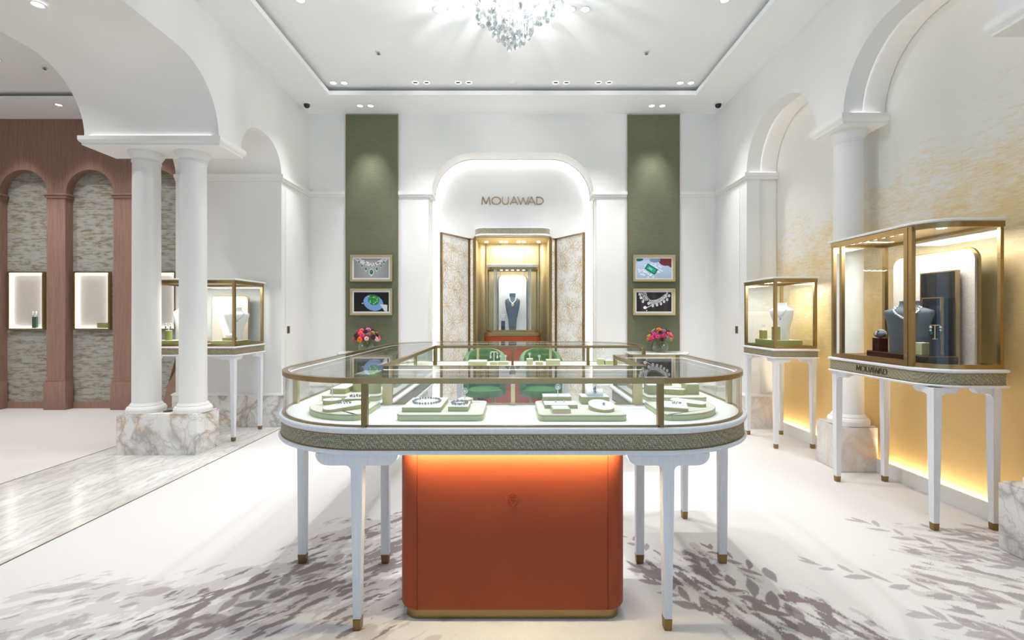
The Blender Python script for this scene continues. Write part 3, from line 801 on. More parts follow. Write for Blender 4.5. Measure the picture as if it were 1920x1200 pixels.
for s in (-1, 1):
    leg_T(s*0.618, 1.935, 'x', 0.706, ctr)
    leg_T(s*1.062, 2.45, 'y', 0.706, ctr, br=0.14)
    leg_T(s*0.643, 2.45, 'y', 0.706, ctr, br=0.08, half=0.02)
leg_T(1.062, 3.02-0.03, 'x', 0.706, ctr, br=0.05, half=0.02); leg_T(-1.062, 4.05, 'y', 0.706, ctr, br=0.12)
leg_T(0.66, 3.0, 'x', 0.706, ctr, br=0.05, half=0.02); leg_T(1.062, 4.02, 'y', 0.706, ctr, br=0.08)
leg_T(-0.5, 4.55, 'x', 0.706, ctr, br=0.12); leg_T(0.5, 4.55, 'x', 0.706, ctr, br=0.12)
# pedestal with stitched corner panels
PX, PY0, PY1 = 0.467, 1.975, 2.36
def ped_outline(ins=0.0, notch=True):
    r = 0.076; q = []
    x0, x1, y0, y1 = -PX+ins, PX-ins, PY0+ins, PY1-ins
    nt = 0.0025
    q += [(x0+r, y0), (-0.391, y0)] + ([(-0.390, y0+0.005)] if notch else []) + [(-0.389, y0), (0.389, y0)] + ([(0.390, y0+0.005)] if notch else []) + [(0.391, y0)]
    q = [(-0.391, y0)] + ([(-0.390, y0+0.006)] if notch else []) + [(-0.3888, y0), (0.3888, y0)] + ([(0.390, y0+0.006)] if notch else []) + [(0.391, y0)]
    q += arc(x1-r, y0+r, r, -90, 0, 10)[1:] + arc(x1-r, y1-r, r, 0, 90, 10) + arc(x0+r, y1-r, r, 90, 180, 10) + arc(x0+r, y0+r, r, 180, 270, 10)[:-1]
    return q
po = ped_outline()
ped = MB()
loops = []
for ins, z in ((0.012, 0.042), (0.004, 0.046), (0.0, 0.056), (0.0, 0.704)):
    loops.append([(x*(1-ins/PX), y + (ins if y < 2.1 else -ins), z) for x, y in po])
pd = ped.loft(loops).build('pedestal', 'leather', ctr, ang=40)
MB().prism(offset(ped_outline(0, False), -0.02), 0.0, 0.044).build('plinth_band', 'brass', pd, ang=25)
led('led_strip', MB().box(-0.44, 0.44, 1.935, 1.95, 0.700, 0.7045), 'led_orange', ctr)
# embossed wreath emblem on the pedestal
em = MB()
def relief(pts, y=PY0-0.003): em.prism(pts, y, PY0+0.001, 'y')
def rleaf(cx, cz, ang, L, w):
    q = [(-L/2,0),(-L/5,-w/2),(L/5,-w/2),(L/2,0),(L/5,w/2),(-L/5,w/2)]
    relief(rotpoly(q, cx, cz, ang))
ecx, ecz = 0.003, 0.492
for s in (-1, 1):
    for k in range(9):
        a = math.radians(-62 + k*17); cx = ecx + s*0.031*math.cos(a); cz = ecz + 0.033*math.sin(a)
        rleaf(cx, cz, (math.degrees(a)+62) if s > 0 else (180-math.degrees(a)-62), 0.017, 0.0048)
        rleaf(cx-s*0.008*math.cos(a), cz-0.008*math.sin(a), (math.degrees(a)+112) if s > 0 else (180-math.degrees(a)-112), 0.014, 0.004)
for pts in ([(-0.018,0.012),(0.018,0.012),(0.018,0.009),(-0.018,0.009)], [(-0.018,0.009),(-0.0145,0.009),(0.0015,-0.022),(-0.0015,-0.022)], [(0.0145,0.009),(0.018,0.009),(0.0015,-0.022),(-0.0015,-0.022)],
            [(-0.008,0.018),(0.008,0.018),(0.011,0.028),(0.004,0.023),(0,0.031),(-0.004,0.023),(-0.011,0.028)], [(-0.010,-0.046),(-0.004,-0.046),(-0.004,-0.0435),(-0.010,-0.0435)], [(-0.0025,-0.046),(0.0025,-0.046),(0.0025,-0.0435),(-0.0025,-0.0435)], [(0.004,-0.046),(0.010,-0.046),(0.010,-0.0435),(0.004,-0.0435)]):
    relief([(ecx+u, ecz+w) for u, w in pts])
em.build('emblem', 'leather', pd, smooth=False)

# ---------------------------------------------------------------- lettering
def stroke_letters(word):
    """list of (letter, polygons) in a box of cap height 1"""
    T = 0.105
    def seg(a, b, t=T):
        a = Vector(a); b = Vector(b); d = (b-a).normalized(); n = Vector((-d.y, d.x))*t/2
        return [tuple(a-n), tuple(b-n), tuple(b+n), tuple(a+n)]
    def path(ps, t=T): return [seg(ps[i], ps[i+1], t) for i in range(len(ps)-1)]
    def pa(cx, cy, rx, ry, a0, a1, n=22): return arc(cx, cy, rx, a0, a1, n, ry)
    h = T/2
    G = {'M': (1.0, path([(0.05,0),(0.16,1)]) + path([(0.16,0.98),(0.5,0.12)]) + path([(0.5,0.12),(0.84,0.98)]) + path([(0.84,1),(0.95,0)])),
         'O': (1.05, path(pa(0.525,0.5,0.47,0.47,0,360,36))),
         'U': (0.78, path([(0.07,1),(0.07,0.36)] + pa(0.39,0.36,0.32,0.32,180,360,16) + [(0.71,1)])),
         'A': (0.92, path([(0.05,0),(0.46,1.0)]) + path([(0.46,1.0),(0.87,0)]) + path([(0.22,0.30),(0.70,0.30)], T*0.7)),
         'W': (1.25, path([(0.03,1),(0.36,0.02)]) + path([(0.36,0.02),(0.625,0.92)]) + path([(0.625,0.92),(0.89,0.02)]) + path([(0.89,0.02),(1.22,1)])),
         'D': (0.86, path([(0.07,0),(0.07,1)]) + path([(0.07,1-h),(0.30,1-h)] + pa(0.32,0.5,0.45,0.5-h,90,-90,18) + [(0.07,h)]))}
    adv = {'M': 1.08, 'O': 1.13, 'U': 0.86, 'A': 0.83, 'W': 1.06, 'D': 0.9}
    out = []; x = 0
    for ch in word:
        if ch == 'D': x += 0.12
        w, ps = G[ch]; out.append((ch, [[(u+x, v) for u, v in q] for q in ps])); x += adv[ch]
    return out, x
def lettering(parent, word, mapf, width, height, mat, depth):
    L, tot = stroke_letters(word)
    for ch, polys in L:
        mb = MB()
        for q in polys:
            n = len(q)
            vs = [mapf(u/tot*width, v*height, 0) for u, v in q] + [mapf(u/tot*width, v*height, depth) for u, v in q]
            mb.add(vs, [tuple(range(n)), tuple(range(n, 2*n))] + [(i,(i+1)%n,n+(i+1)%n,n+i) for i in range(n)])
        mb.build('letter_' + ch.lower(), mat, parent, smooth=False)
sg = thing('wall_sign', 'brass letters reading MOUAWAD on the niche wall above the cabinet', 'sign', (0, YB+0.29, 2.735))
lettering(sg, 'MOUAWAD', lambda u, v, d: (-0.418+u, YB+0.296-0.004-d, 2.738+v), 0.845, 0.105, 'sign_bronze', 0.014)

# ---------------------------------------------------------------- glass showcases on legs
def showcase(root, segs, posts, legs, z, label_led=True, doorseg=None):
    outl = []
    for s in segs:
        for q in s[:-1]: outl.append(q)
    case_body(root, outl, z)
    MB().stack(outl, [(-0.012, z['deck']-0.003), (-0.012, z['deck']+0.001)]).build('deck', 'deck_white', root, smooth=False)
    MB().ring(outl, -0.001, -0.022, z['deck']-0.002, z['deck']+0.026).build('base_rail', 'brass', root, ang=25)
    MB().ring(outl, 0.002, -0.022, z['top']-0.05, z['top']-0.018).build('top_rail', 'brass', root, ang=25)
    MB().stack(outl, [(0.0, z['top']-0.018), (0.014, z['top']-0.015), (0.016, z['top']-0.006), (0.012, z['top'])]).build('top_slab', 'lacquer', root, ang=40)
    MB().stack(outl, [(-0.0225, z['top']-0.032), (-0.0225, z['top']-0.0185)]).build('ceiling_plate', 'brass_pale', root, smooth=False)
    for s in segs:
        MB().wallstrip(s, -0.014, -0.006, z['deck']+0.026, z['top']-0.05).build('glass_pane', 'glass', root, ang=25)
    for (x, y, wx, wy) in posts:
        post(x, y, wx, wy, 'brass', z['deck']+0.0262, z['top']-0.0502, root)
    return outl
Z3 = dict(lo=0.845, b0=0.865, b1=0.925, deck=0.945, top=1.62)
def rect_segs(x0, x1, y0, y1):
    return [[(x0,y0),(x1,y0)], [(x1,y0),(x1,y1)], [(x1,y1),(x0,y1)], [(x0,y1),(x0,y0)]]
def corner_posts(x0, x1, y0, y1, w=0.026):
    return [(x0+w/2,y0+w/2,w,w),(x1-w/2,y0+w/2,w,w),(x1-w/2,y1-w/2,w,w),(x0+w/2,y1-w/2,w,w)]
def case_leds(root, x0, x1, y0, y1, ztop, nx, ny):
    for i in range(nx):
        for j in range(ny):
            cx = x0+(x1-x0)*(i+0.5)/nx; cy = y0+(y1-y0)*(j+0.5)/ny
            MB().lathe(cx, cy, [(0.022, ztop-0.036), (0.022, ztop-0.0322)], 16).build('spot_lens', 'led_case', root, smooth=False)
# left showcase
lc = thing('glass_showcase', 'brass framed glass showcase behind the paired columns', 'showcase', (-3.2, 5.05, 0))
lx0, lx1, ly0, ly1 = -3.65, -2.75, 4.785, 5.345
showcase(lc, rect_segs(lx0, lx1, ly0, ly1), corner_posts(lx0, lx1, ly0, ly1), None, Z3)
for x, sx in ((lx0+0.004, 1), (lx1-0.004, -1)):
    for y, sy in ((ly0+0.004, 1), (ly1-0.004, -1)): leg_corner(x, y, sx, sy, 0.846, lc)
case_leds(lc, lx0+0.1, lx1-0.1, ly0+0.03, ly0+0.25, 1.62, 5, 1)
# far right showcase
rc = thing('glass_showcase', 'small square glass showcase between the column and the far right corner', 'showcase', (2.67, 4.83, 0))
rx0, rx1, ry0, ry1 = 2.455, 2.855, 4.53, 5.12
ZR = dict(lo=0.845, b0=0.862, b1=0.918, deck=0.94, top=1.615)
showcase(rc, rect_segs(rx0, rx1, ry0, ry1), corner_posts(rx0, rx1, ry0, ry1), None, ZR)
for x, sx in ((rx0+0.004, 1), (rx1-0.004, -1)):
    for y, sy in ((ry0+0.004, 1), (ry1-0.004, -1)): leg_corner(x, y, sx, sy, 0.846, rc)
case_leds(rc, rx0+0.04, rx1-0.1, ry0+0.08, ry1-0.08, 1.615, 1, 4)
# near right showcase with rounded corner
nc = thing('glass_showcase', 'large lettered glass showcase with a rounded corner before the gold wall', 'showcase', (2.64, 3.23, 0))
nx0, nx1, ny0, ny1 = 2.425, 2.84, 2.79, 3.68; nr = 0.17
nsegs = [arc(nx0+nr, ny0+nr, nr, 180, 270, 14) + [(nx1, ny0)], [(nx1, ny0), (nx1, ny1)], [(nx1, ny1), (nx0, ny1)], [(nx0, ny1), (nx0, 3.57)], [(nx0, 3.57), (nx0, ny0+nr)]]
ZN = dict(lo=0.83, b0=0.848, b1=0.918, deck=0.94, top=1.815)
showcase(nc, nsegs, [(nx1-0.012, ny0+0.012, 0.02, 0.02), (nx1-0.015, ny1-0.015, 0.026, 0.026), (nx0+0.013, ny1-0.013, 0.024, 0.024), (nx0+0.012, 3.575, 0.026, 0.022)], None, ZN)
dz0, dz1 = ZN['deck']+0.006, ZN['top']-0.026
df = MB()
for (ya, yb, za, zb) in ((2.955, 2.985, dz0, dz1), (3.545, 3.57, dz0, dz1), (2.985, 3.545, dz0, dz0+0.03), (2.985, 3.545, dz1-0.03, dz1)): df.box(nx0-0.012, nx0+0.008, ya, yb, za, zb)
dfo = df.build('door_frame', 'brass', nc, smooth=False)
MB().box(nx0-0.010, nx0+0.014, 2.925, 2.953, dz0, dz1).box(nx0-0.006, nx0+0.006, 2.953, 2.9555, dz0, dz1).build('door_post', 'brass', nc, smooth=False)
MB().box(nx0-0.014, nx0-0.012, 2.962, 2.972, 1.0, 1.016).build('lock', 'steel', dfo)
for x, sx in ((nx0+0.004, 1), (nx1-0.004, -1)):
    for y, sy in ((ny0+0.012, 1), (ny1-0.004, -1)): leg_corner(x if not (sx > 0 and sy > 0) else x+0.012, y, sx, sy, 0.831, nc, half=0.024)
case_leds(nc, nx0+0.02, nx0+0.16, ny0+0.25, ny1-0.05, 1.815, 1, 8)
for x, y in ((2.60, 2.93), (2.55, 3.10)):
    MB().lathe(x, y, [(0.026, ZN['top']-0.036), (0.026, ZN['top']-0.0322)], 16).build('spot_lens', 'led_case', nc, smooth=False)
def case_lamp(x, y, z, sx, sy, e):
    d = bpy.data.lights.new('case_lamp', 'AREA'); d.energy = e; d.shape = 'RECTANGLE'; d.size = sx; d.size_y = sy; d.color = (1, 0.96, 0.9)
    o = bpy.data.objects.new('case_lamp', d); COL.objects.link(o); o.location = (x, y, z)
case_lamp(-3.2, 5.0, 1.575, 0.7, 0.25, 11); case_lamp(2.65, 4.83, 1.57, 0.25, 0.45, 8); case_lamp(2.60, 3.25, 1.77, 0.25, 0.7, 13)
lettering(nc, 'MOUAWAD', lambda u, v, d: (nx0-0.004-d, 3.405-u, 0.866+v), 0.285, 0.038, 'sign_dark', 0.004)

# ================================================================== GOLD CABINET IN THE NICHE
gc = thing('gold_cabinet', 'gold lined wall cabinet with open leaf patterned doors in the back niche', 'cabinet', (0, 6.5, 0))
HWC = 0.485
# lining: side walls run straight, then round into the back panel
def lining_line(hw, yf, yb, r):
    return [(hw, yf)] + arc(hw-r, yb-r, r, 0, 90, 10) + arc(-hw+r, yb-r, r, 90, 180, 10) + [(-hw, yf)]
ln = lining_line(0.478, 6.31, 6.86, 0.11)
MB().wallstrip(ln, 0.0, 0.008, 0.0, 2.283).build('lining', 'gold_lining', gc, ang=25)
MB().prism([(x, y) for x, y in ln], 2.268, 2.283).build('lining_ceiling', 'gold_lining', gc, smooth=False)
MB().prism([(x, y) for x, y in ln], 0.002, 0.03).build('lining_floor', 'gold_lining', gc, smooth=False)
for s in (-1, 1):
    MB().box(*sorted((s*0.372, s*0.38)), 6.845, 6.858, 0.03, 2.268).build('lining_joint', 'brass_dark', gc, smooth=False)
    MB().box(*sorted((s*0.478, s*0.50)), 6.30, 6.335, 0.0, 2.283).build('jamb', 'brass_dark', gc, smooth=False)
    MB().box(*sorted((s*0.17, s*0.1715)), 6.849, 6.8595, 0.03, 2.268).build('panel_joint', 'brass_dark', gc, smooth=False)
cq = arc(0.487-0.14, 6.23+0.14, 0.14, -90, 0, 10) + [(0.487, 6.484), (-0.487, 6.484)] + arc(-0.487+0.14, 6.23+0.14, 0.14, 180, 270, 10)
MB().stack(cq, [(0.004, 2.283), (0.01, 2.288), (0.01, 2.303), (0.004, 2.308)]).build('canopy_lip', 'white_oak', gc, ang=40)
MB().stack(cq, [(0.002, 2.308), (0.002, 2.375)]).build('canopy_band', 'woven', gc, ang=25)
MB().stack(cq, [(0.004, 2.375), (0.008, 2.38), (0.006, 2.394)]).build('canopy_top', 'white_oak', gc, ang=40)
MB().prism(offset(cq, -0.01), 2.278, 2.2835).build('canopy_underside', 'gold_lining', gc, smooth=False)
for x in (-0.36, -0.155, -0.085, 0.085, 0.155, 0.36):
    MB().lathe(x, 6.66, [(0.024, 2.258), (0.024, 2.268)], 16).build('spot_lens', 'led_case', gc, smooth=False)
# leaf-pattern doors
def leaf_lines(w, h, seed):
    """outlines of leaf rosettes inside a w x h panel -> list of 2D polylines"""
    rng = random.Random(seed); L = []
    step = 0.225; rows = int(h/step)+2; cols = int(w/step)+2
    for r in range(-1, rows):
        for c in range(-1, cols):
            cx = (c+0.5*(r % 2))*step + rng.uniform(-0.045, 0.045); cz = r*step + rng.uniform(-0.045, 0.045)
            k = rng.randint(9, 11); a0 = rng.uniform(0, 6.28)
            for i in range(k):
                a = a0 + 2*PI*i/k + rng.uniform(-0.14, 0.14); ln_ = rng.uniform(0.10, 0.165); wd = rng.uniform(0.018, 0.027)
                ca, sa = math.cos(a), math.sin(a)
                for sd in (-1, 1):
                    pl = []
                    for q in range(6):
                        u = 0.012 + (ln_-0.012)*q/5; v = sd*wd*math.sin(PI*min(q/5*0.95+0.02, 1))**0.9*(0.9 if q < 3 else 1)
                        pl.append((cx+u*ca-v*sa, cz+u*sa+v*ca))
                    L.append(pl)
                if rng.random() < 0.3: L.append([(cx+0.02*ca, cz+0.02*sa), (cx+ln_*0.75*ca, cz+ln_*0.75*sa)])
    return L
def lattice_door(p0, p1, z0, z1, seed, side):
    """p0 = hinge xy, p1 = free edge xy"""
    a = Vector(p0); b = Vector(p1); w = (b-a).length; d = (b-a)/w
    n = Vector((d.y, -d.x))
    if n.y > 0: n = -n                   # towards the shop
    def mp(u, z, o): return (a.x+d.x*u+n.x*o, a.y+d.y*u+n.y*o, z0+z)
    def slab(u0, u1, za, zb, o0, o1):
        mb = MB()
        vs = [mp(u, z, o) for o in (o0, o1) for (u, z) in ((u0,za),(u1,za),(u1,zb),(u0,zb))]
        return mb.add(vs, [(0,1,2,3),(4,5,6,7),(0,1,5,4),(1,2,6,5),(2,3,7,6),(3,0,4,7)])
    h = z1-z0
    dr = slab(0, w, 0, h, -0.02, -0.004).build('door', 'display_white', gc, smooth=False)
    f = MB()
    for (u0,u1,za,zb) in ((0,0.012,0,h),(w-0.02,w,0,h),(0,w,0,0.02),(0,w,h-0.016,h)):
        q = slab(u0,u1,za,zb,-0.022,0.006); f.add(q.v, q.f)
    f.build('door_frame', 'brass', dr, smooth=False)
    mb = MB(); tw = 0.0015
    for pl in leaf_lines(w, h, seed):
        for i in range(len(pl)-1):
            (u0,s0),(u1,s1) = pl[i], pl[i+1]
            if not (0.008 < u0 < w-0.015 and 0.008 < u1 < w-0.015 and 0.01 < s0 < h-0.01 and 0.01 < s1 < h-0.01): continue
            dx, dz = u1-u0, s1-s0; ll = math.hypot(dx, dz) or 1e-6; nx_, nz_ = -dz/ll*tw, dx/ll*tw
            vs = [mp(u0-nx_,s0-nz_,-0.0028), mp(u1-nx_,s1-nz_,-0.0028), mp(u1+nx_,s1+nz_,-0.0028), mp(u0+nx_,s0+nz_,-0.0028)]
            vs += [mp(u0-nx_,s0-nz_,-0.004), mp(u1-nx_,s1-nz_,-0.004), mp(u1+nx_,s1+nz_,-0.004), mp(u0+nx_,s0+nz_,-0.004)]
            mb.add(vs, [(0,1,2,3),(0,1,5,4),(3,2,6,7)])
    lo = mb.build('leaf_tracery', 'tracery_gold', dr, smooth=False, recalc=False); lo['kind'] = 'stuff'
for s in (-1, 1):
    lattice_door((s*0.575, 6.375), (s*0.868, 5.90), 0.06, 2.27, 11+s, s)
    lattice_door((s*0.503, 6.30), (s*0.570, 6.372), 0.06, 2.27, 21+s, s)

# showcase inside the cabinet
ns = thing('glass_showcase', 'narrow glass showcase on an orange base inside the gold cabinet', 'showcase', (0, 6.55, 0))
qb = arc(0.378-0.08, 6.40+0.08, 0.08, -90, 0, 8) + [(0.378, 6.78), (-0.378, 6.78)] + arc(-0.378+0.08, 6.40+0.08, 0.08, 180, 270, 8)
MB().stack(qb, [(0.0, 0.03), (0.0, 0.975)]).build('base_cabinet', 'leather', ns, ang=25)
MB().stack(qb, [(-0.004, 0.975), (0.002, 0.98), (0.002, 1.022), (-0.004, 1.026)]).build('base_band', 'brass', ns, ang=25)
qs = arc(0.345-0.08, 6.42+0.08, 0.08, -90, 0, 8) + [(0.345, 6.76), (-0.345, 6.76)] + arc(-0.345+0.08, 6.42+0.08, 0.08, 180, 270, 8)
MB().ring(qs, -0.001, -0.02, 1.027, 1.06).build('base_rail', 'brass', ns, ang=25)
MB().stack(qs, [(-0.02, 1.027), (-0.02, 1.034)]).build('deck', 'deck_white', ns, smooth=False)
MB().ring(qs, -0.001, -0.02, 1.865, 1.895).build('top_rail', 'brass', ns, ang=25)
MB().stack(qs, [(0.0, 1.895), (0.008, 1.9), (0.008, 1.93), (0.0, 1.936)]).build('top_slab', 'lacquer', ns, ang=40)
for s in (-1, 1):
    post(s*0.238, 6.43, 0.02, 0.02, 'brass_pale', 1.0602, 1.8648, ns); post(s*0.214, 6.43, 0.014, 0.018, 'steel', 1.0602, 1.8648, ns)
    post(s*0.335, 6.74, 0.018, 0.018, 'brass', 1.0602, 1.8648, ns)
MB().wallstrip(qs[8:][:0] + [(-0.345, 6.76)] + arc(-0.345+0.08, 6.42+0.08, 0.08, 180, 270, 8) + arc(0.345-0.08, 6.42+0.08, 0.08, -90, 0, 8) + [(0.345, 6.76)], -0.014, -0.006, 1.06, 1.865).build('glass_pane', 'glass', ns, ang=25)
bp = [(-0.19, 1.034), (0.19, 1.034)] + [(0.19, 1.76)] + arc(0.19-0.05, 1.80-0.05, 0.05, 0, 90, 6) + arc(-0.19+0.05, 1.80-0.05, 0.05, 90, 180, 6)
bk = MB().prism(bp, 6.70, 6.715, 'y').build('back_panel', 'display_white', ns, smooth=False)
bq = offset([(x, z) for x, z in bp], 0.014)
MB().prism(bq, 6.716, 6.73, 'y').build('panel_edge', 'brass', bk, smooth=False)
for x in (-0.15, -0.075, 0, 0.075, 0.15):
    MB().lathe(x, 6.50, [(0.016, 1.858), (0.016, 1.866)], 14).build('spot_lens', 'led_case', ns, smooth=False)
d = bpy.data.lights.new('cabinet_lamp', 'AREA'); d.energy = 9; d.shape = 'RECTANGLE'; d.size = 0.6; d.size_y = 0.1; d.color = (1, 0.94, 0.84)
o = bpy.data.objects.new('cabinet_lamp', d); COL.objects.link(o); o.location = (0, 6.62, 2.255)
d = bpy.data.lights.new('cabinet_lamp', 'AREA'); d.energy = 3.0; d.shape = 'RECTANGLE'; d.size = 0.34; d.size_y = 0.06
o = bpy.data.objects.new('cabinet_lamp', d); COL.objects.link(o); o.location = (0, 6.52, 1.855)

# ================================================================== GREEN PANELS, PICTURES, CONSOLES
for s, side in ((-1, 'left'), (1, 'right')):
    x0, x1 = (-2.13, -1.461) if s < 0 else (1.466, 2.132)
    gp = thing('fabric_panel', 'tall green silk wall panel on the %s side of the niche' % side, 'wall panel', ((x0+x1)/2, YB, 0.1), 'green silk panels')
    MB().box(x0+0.006, x1-0.006, YB-0.022, YB-0.001, 0.1, 3.815).build('fabric', 'green_fabric', gp, smooth=False)
    MB().box(x0, x0+0.006, YB-0.025, YB-0.001, 0.1, 3.82).box(x1-0.006, x1, YB-0.025, YB-0.001, 0.1, 3.82).build('edge_strip', 'brass', gp, smooth=False)

def disc(X, Y, cx, cy, r, ry=None, rot=0):
    ry = ry or r; c, s = math.cos(rot), math.sin(rot)
    u = ((X-cx)*c+(Y-cy)*s)/r; v = (-(X-cx)*s+(Y-cy)*c)/ry
    return u*u+v*v < 1
def picture(label, cx, cz, paint):
    w, h = 0.536, 0.338; y1 = YB-0.024
    t = thing('framed_picture', label, 'picture', (cx, y1, cz-h/2), 'gold framed jewellery photographs')
    f = MB(); b = 0.026
    for (x0,x1,z0,z1) in ((-w/2,w/2,h/2-b,h/2),(-w/2,w/2,-h/2,-h/2+b),(-w/2,-w/2+b,-h/2+b,h/2-b),(w/2-b,w/2,-h/2+b,h/2-b)):
        f.box(cx+x0,cx+x1,y1-0.035,y1,cz+z0,cz+z1)
    f.build('frame', 'brass_pale', t, smooth=False)
    MB().box(cx-w/2+b, cx+w/2-b, y1-0.02, y1-0.004, cz-h/2+b, cz+h/2-b).build('mat_board', 'display_white', t, smooth=False)
    pw, ph = w-2*b-0.04, h-2*b-0.042
    nx, nz = 150, 84
    X, Z = np.meshgrid(np.linspace(0, 1.8, nx), np.linspace(0, 1, nz))
    C = paint(X, Z)
    V = [(cx-pw/2+pw*i/(nx-1), y1-0.0212, cz-ph/2+ph*j/(nz-1)) for j in range(nz) for i in range(nx)]
    F = [(j*nx+i, j*nx+i+1, (j+1)*nx+i+1, (j+1)*nx+i) for j in range(nz-1) for i in range(nx-1)]
    o = MB().add(V, F).build('print', 'print', t, smooth=False, recalc=False)
    ca = o.data.color_attributes.new('ink', 'FLOAT_COLOR', 'POINT')
    A = np.ones((nx*nz, 4)); A[:, :3] = C.reshape(-1, 3); ca.data.foreach_set('color', A.astype(np.float32).ravel())
rs = np.random.RandomState(4)
def lin(r, g, b): return np.array(srgb(r, g, b)[:3])
def paint_emerald_necklace(X, Z):
    C = lin(150,150,152)*np.ones(X.shape+(3,)) * (0.65+0.5*np.exp(-((X-0.9)**2+(Z-0.45)**2)*1.6))[...,None]
    for s in (-1, 1):
        for k in range(26):
            for row in range(3):
                u = k/25; x = 0.9+s*u*0.85; z = 0.62+0.36*u+row*0.075-0.12*math.sin(PI*u)*0.5
                C[disc(X, Z, x+rs.uniform(-.01,.01), z, 0.026)] = lin(235,238,240) if rs.rand() < 0.75 else lin(110,116,118)
    for x, z, r in ((0.9,0.30,0.12),(0.62,0.47,0.075),(1.18,0.47,0.075),(0.41,0.63,0.06),(1.39,0.63,0.06),(0.26,0.82,0.06),(1.54,0.82,0.06)):
        C[disc(X, Z, x, z, r, r*1.35)] = lin(226,230,230)
        C[disc(X, Z, x, z, r*0.8, r*1.1)] = lin(120,130,128)
        m = disc(X, Z, x, z, r*0.72, r*1.02); C[m] = lin(14,84,66)
        C[disc(X, Z, x-r*.1, z+r*.15, r*0.3, r*0.5)] = lin(60,150,120)
        C[disc(X, Z, x, z-r*1.6, r*0.25)] = lin(240,242,244)
    return C
def paint_green_gem(X, Z):
    C = lin(12,12,14)*np.ones(X.shape+(3,))
    n = rs.rand(*X.shape)
    m = disc(X, Z, 1.0, 0.45, 0.52, 0.40, -0.35)
    C[m] = lin(120,160,215)*(0.45+0.9*n[m])[:, None]
    m = disc(X, Z, 1.02, 0.60, 0.30, 0.27, -0.4); C[m] = lin(40,130,60)*(0.35+1.3*n[m])[:, None]
    for k in range(26):
        C[disc(X, Z, 1.02+rs.uniform(-.24,.24), 0.6+rs.uniform(-.2,.2), 0.03)] = lin(*[(150,220,200),(20,70,40),(110,170,60)][k % 3])
    m = (X > 1.36) & (X < 1.72) & (Z < 0.38-(X-1.36)*0.1) & (Z > 0.34-(X-1.36)*1.5) & (Z < 1.1-(X-1.36)*0.2)
    C[m] = lin(205,208,212)
    C[disc(X, Z, 0.45, 0.42, 0.05, 0.03)] = lin(190,190,190)
    return C
def paint_emerald_cut(X, Z):
    C = lin(190,212,238)*np.ones(X.shape+(3,)) * (0.75+0.35*Z)[...,None]
    for k in range(46):
        a = rs.uniform(0, 6.28); r = rs.uniform(0.32, 0.85)
        C[disc(X, Z, 0.75+r*math.cos(a)*0.8, 0.42+r*math.sin(a)*0.5, 0.045)] = lin(232,240,250)
    c, s = math.cos(-0.55), math.sin(-0.55); u = (X-0.76)*c+(Z-0.45)*s; v = -(X-0.76)*s+(Z-0.45)*c
    C[(abs(u) < 0.31) & (abs(v) < 0.17)] = lin(16,110,92)
    C[(abs(u) < 0.24) & (abs(v) < 0.10)] = lin(40,170,140)
    C[(abs(u+0.05) < 0.1) & (abs(v) < 0.05)] = lin(120,215,190)
    m = disc(X, Z, 0.12, 0.96, 0.22, 0.1); C[m] = lin(20,110,90)
    m = disc(X, Z, 1.55, 0.95, 0.42, 0.32, 0.2) | ((X > 1.5) & (Z > 0.52+(1.8-X)*0.6)); C[m] = lin(120,50,58)
    m = disc(X, Z, 0.95, 0.93, 0.28, 0.14); C[m] = lin(130,150,190)
    return C
def paint_diamond_necklace(X, Z):
    C = lin(40,34,34)*np.ones(X.shape+(3,)) * (0.7+0.8*(((X*5).astype(int)) % 3 == 1))[...,None]
    P = [(0.45,0.98),(0.55,0.75),(0.68,0.58),(0.85,0.56),(1.05,0.60),(1.25,0.70),(1.45,0.86),(1.6,0.99)]
    for i in range(len(P)-1):
        for q in range(12):
            f = q/12; x = P[i][0]*(1-f)+P[i+1][0]*f; z = P[i][1]*(1-f)+P[i+1][1]*f
            for row in range(4):
                if rs.rand() < 0.8:
                    C[disc(X, Z, x+rs.uniform(-.02,.02)-(row*0.09 if i < 2 else 0), z-(row*0.06 if i >= 2 else row*0.01), 0.022)] = lin(225,228,232)*rs.uniform(0.5,1)
    for x, z in ((0.16,0.9),(0.22,0.72),(0.33,0.52),(0.62,0.42),(0.84,0.30),(1.06,0.34),(1.26,0.40),(1.42,0.52),(1.58,0.62),(1.68,0.82)):
        C[disc(X, Z, x, z, 0.06, 0.075)] = lin(236,238,242); C[disc(X, Z, x, z+.01, 0.03, 0.04)] = lin(170,174,180)
    for q in range(14): C[disc(X, Z, 0.45+q*0.024, 0.16+q*0.012, 0.02)] = lin(220,224,228)
    C[disc(X, Z, 0.44, 0.2, 0.09, 0.08)] = lin(240,242,246); C[disc(X, Z, 0.52, 0.05, 0.03)] = lin(230,232,236)
    return C
def pz(py): return 1.25 + (592-py)*(YB-0.04)/906.67
def pxx(px): return (px-961)*(YB-0.04)/906.67
picture('gold framed picture of an emerald drop necklace on grey', pxx(696.5), pz(503), paint_emerald_necklace)
picture('gold framed picture of a green gem held in blue on black', pxx(696.5), pz(566), paint_green_gem)
picture('gold framed picture of an emerald cut stone on pale blue', pxx(1226), pz(503), paint_emerald_cut)
picture('gold framed picture of a white diamond necklace on dark brown', pxx(1226), pz(566), paint_diamond_necklace)

